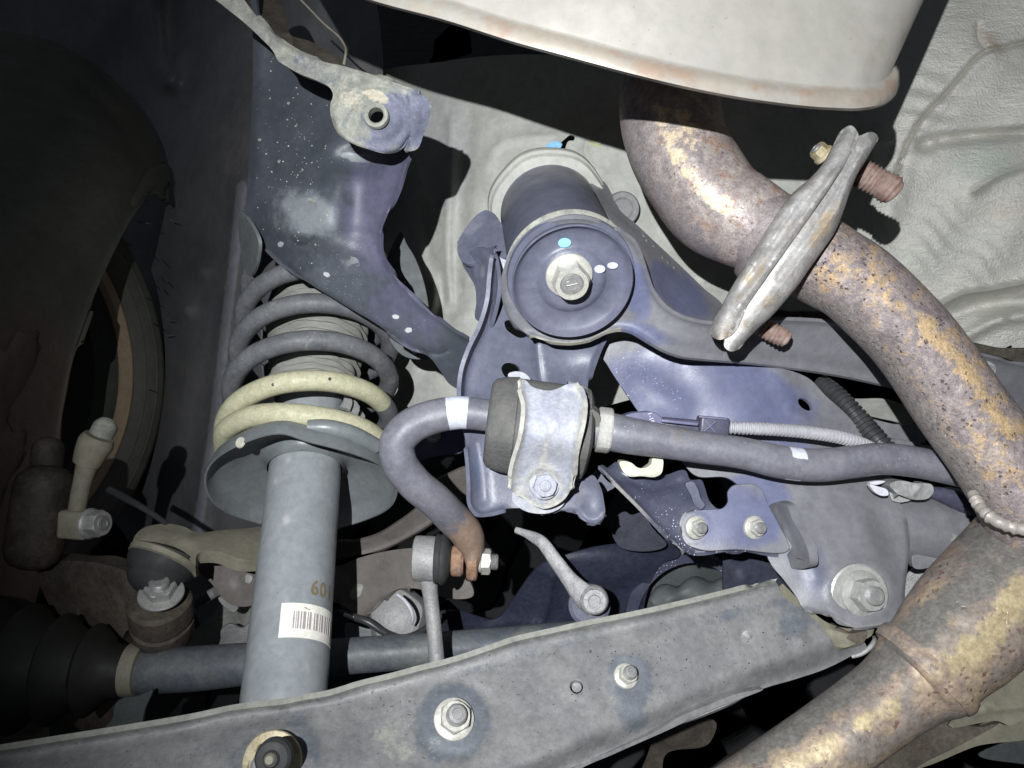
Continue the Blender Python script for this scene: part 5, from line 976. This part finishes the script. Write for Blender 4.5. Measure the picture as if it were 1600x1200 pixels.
sheet('inner_sidewall', [(-140, 20), (0, 46), (70, 60), (130, 88), (178, 124), (214, 166), (238, 206), (254, 250), (264, 300), (263, 316), (254, 312), (243, 305), (232, 304), (226, 312), (218, 324), (204, 345), (184, 382), (166, 420), (150, 455), (138, 495), (124, 535), (112, 570), (104, 610), (96, 655), (92, 700), (92, 760), (84, 840), (66, 900), (50, 1000), (66, 1080), (76, 1165), (-140, 1180)],
      [(0, 50, 1.00), (150, 110, 1.03), (260, 290, 1.06), (232, 306, .98), (150, 455, .84), (180, 300, .90), (100, 650, .76), (0, 400, .72), (100, 200, .92), (-140, 600, .58), (60, 900, .70), (70, 1160, .66), (-140, 1100, .58), (-140, 100, .9)], M['tyre'], ty, g=12, t=.004,
      feats=[('lip', [(232, 304), (204, 345), (150, 455), (112, 570), (92, 700)], 9, -.004), ('b', 40, 660, 60, 140, 10, .012, .8), ('g', [(-140, 55), (0, 82), (60, 95), (120, 128), (165, 168), (192, 198)], 9, .008), ('g', [(-140, 105), (0, 135), (60, 152), (110, 185)], 9, .008), ('g', [(30, 52), (110, 80), (160, 118), (190, 150)], 6, .005), ('g', [(100, 165), (160, 225), (196, 290)], 34, -.008)],
      stain=[(40, 750, 120, 300, 0, .9, .8)], wob=.002)
cal = thing('brake_caliper', 'rusty brown brake caliper with banjo bolt and brake hose at left', 'brake caliper', P(100, 810, .62))
obox('caliper_body', 62, 808, .64, 82, 165, 80, 8, M['caliper'], cal, 34, yaw=8)
obox('upper_boss', 74, 715, .650, 44, 66, 44, 5, M['caliper'], cal, 20)
obox('bracket_block', 122, 818, .615, 46, 44, 40, 4, M['tan'], cal, 6)
bolt(cal, 140, 818, .612, (1, -.25, .05), 24, 21, 20, 12, 22, 'dull', 15)
hs_ = thing('brake_hose', 'tan brake hose with crimped sleeve rising from the caliper at left', 'brake hose', P(145, 730, .62))
sweep('hose', [(119, 805, .615, 13), (124, 775, .613, 13), (131, 745, .612, 14), (138, 722, .612, 17), (144, 708, .612, 21)], M['tan'], hs_, sides=24)
sweep('crimp_sleeve', [(135, 725, .61, 20), (143, 706, .61, 24), (152, 688, .61, 25), (155, 682, .61, 22)], M['tan'], hs_, sides=28, step=.002)
sweep('tip_cap', [(152, 690, .615, 18), (160, 676, .617, 18), (166, 664, .62, 17), (169, 658, .622, 12)], M['strip'], hs_, sides=24, step=.002)
cab = sweep('sensor_cable', [(170, 765, .66, 6), (195, 778, .655, 6), (222, 793, .65, 5), (248, 810, .645, 4.5), (262, 820, .64, 4)], M['conduit_black'], None, sides=12)
tag(cab, 'thin black cable crossing in front of the rusty rim edge', 'cable')

# ================================================================== BOTTOM RIGHT CORNER
tn = thing('tunnel_shield', 'tan dusty shield and panel edges under the lower exhaust pipe', 'shield', P(1550, 1120, .58))
sheet('ribbed_shield', [(1486, 1136), (1500, 1118), (1530, 1092), (1556, 1066), (1590, 1048), (1680, 1020), (1680, 1118), (1600, 1124), (1578, 1134), (1560, 1127), (1520, 1132)], [(1500, 1130, .56), (1600, 1060, .57)], M['tan'], tn, g=8, t=.003, feats=[('g', [(1520, 1115), (1560, 1108), (1640, 1100)], 6, -.003), ('ring', 1541, 1098, 10, 8, 0, 3, -.002)], wob=.001)
sheet('folded_edge', [(1180, 1260), (1280, 1210), (1350, 1172), (1400, 1140), (1440, 1118), (1490, 1128), (1540, 1136), (1560, 1130), (1500, 1165), (1440, 1195), (1380, 1240)], [(1300, 1200, .60), (1500, 1140, .59)], M['knuckle'], tn, g=9, t=.004)
sheet('dark_strip', [(1300, 1215), (1400, 1180), (1500, 1150), (1640, 1110), (1640, 1130), (1520, 1168), (1440, 1200)], [(1400, 1190, .62), (1640, 1120, .62)], M['tan'], tn, g=9, t=.004)
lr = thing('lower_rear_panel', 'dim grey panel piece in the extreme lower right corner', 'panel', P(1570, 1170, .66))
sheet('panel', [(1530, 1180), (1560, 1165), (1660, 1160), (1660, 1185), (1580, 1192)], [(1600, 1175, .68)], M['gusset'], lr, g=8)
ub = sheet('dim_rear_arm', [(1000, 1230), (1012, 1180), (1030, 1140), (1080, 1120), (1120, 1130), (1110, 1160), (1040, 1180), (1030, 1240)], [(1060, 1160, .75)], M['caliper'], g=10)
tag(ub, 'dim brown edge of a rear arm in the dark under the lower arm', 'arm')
for nm, lbl, pts, m_ in []: pass
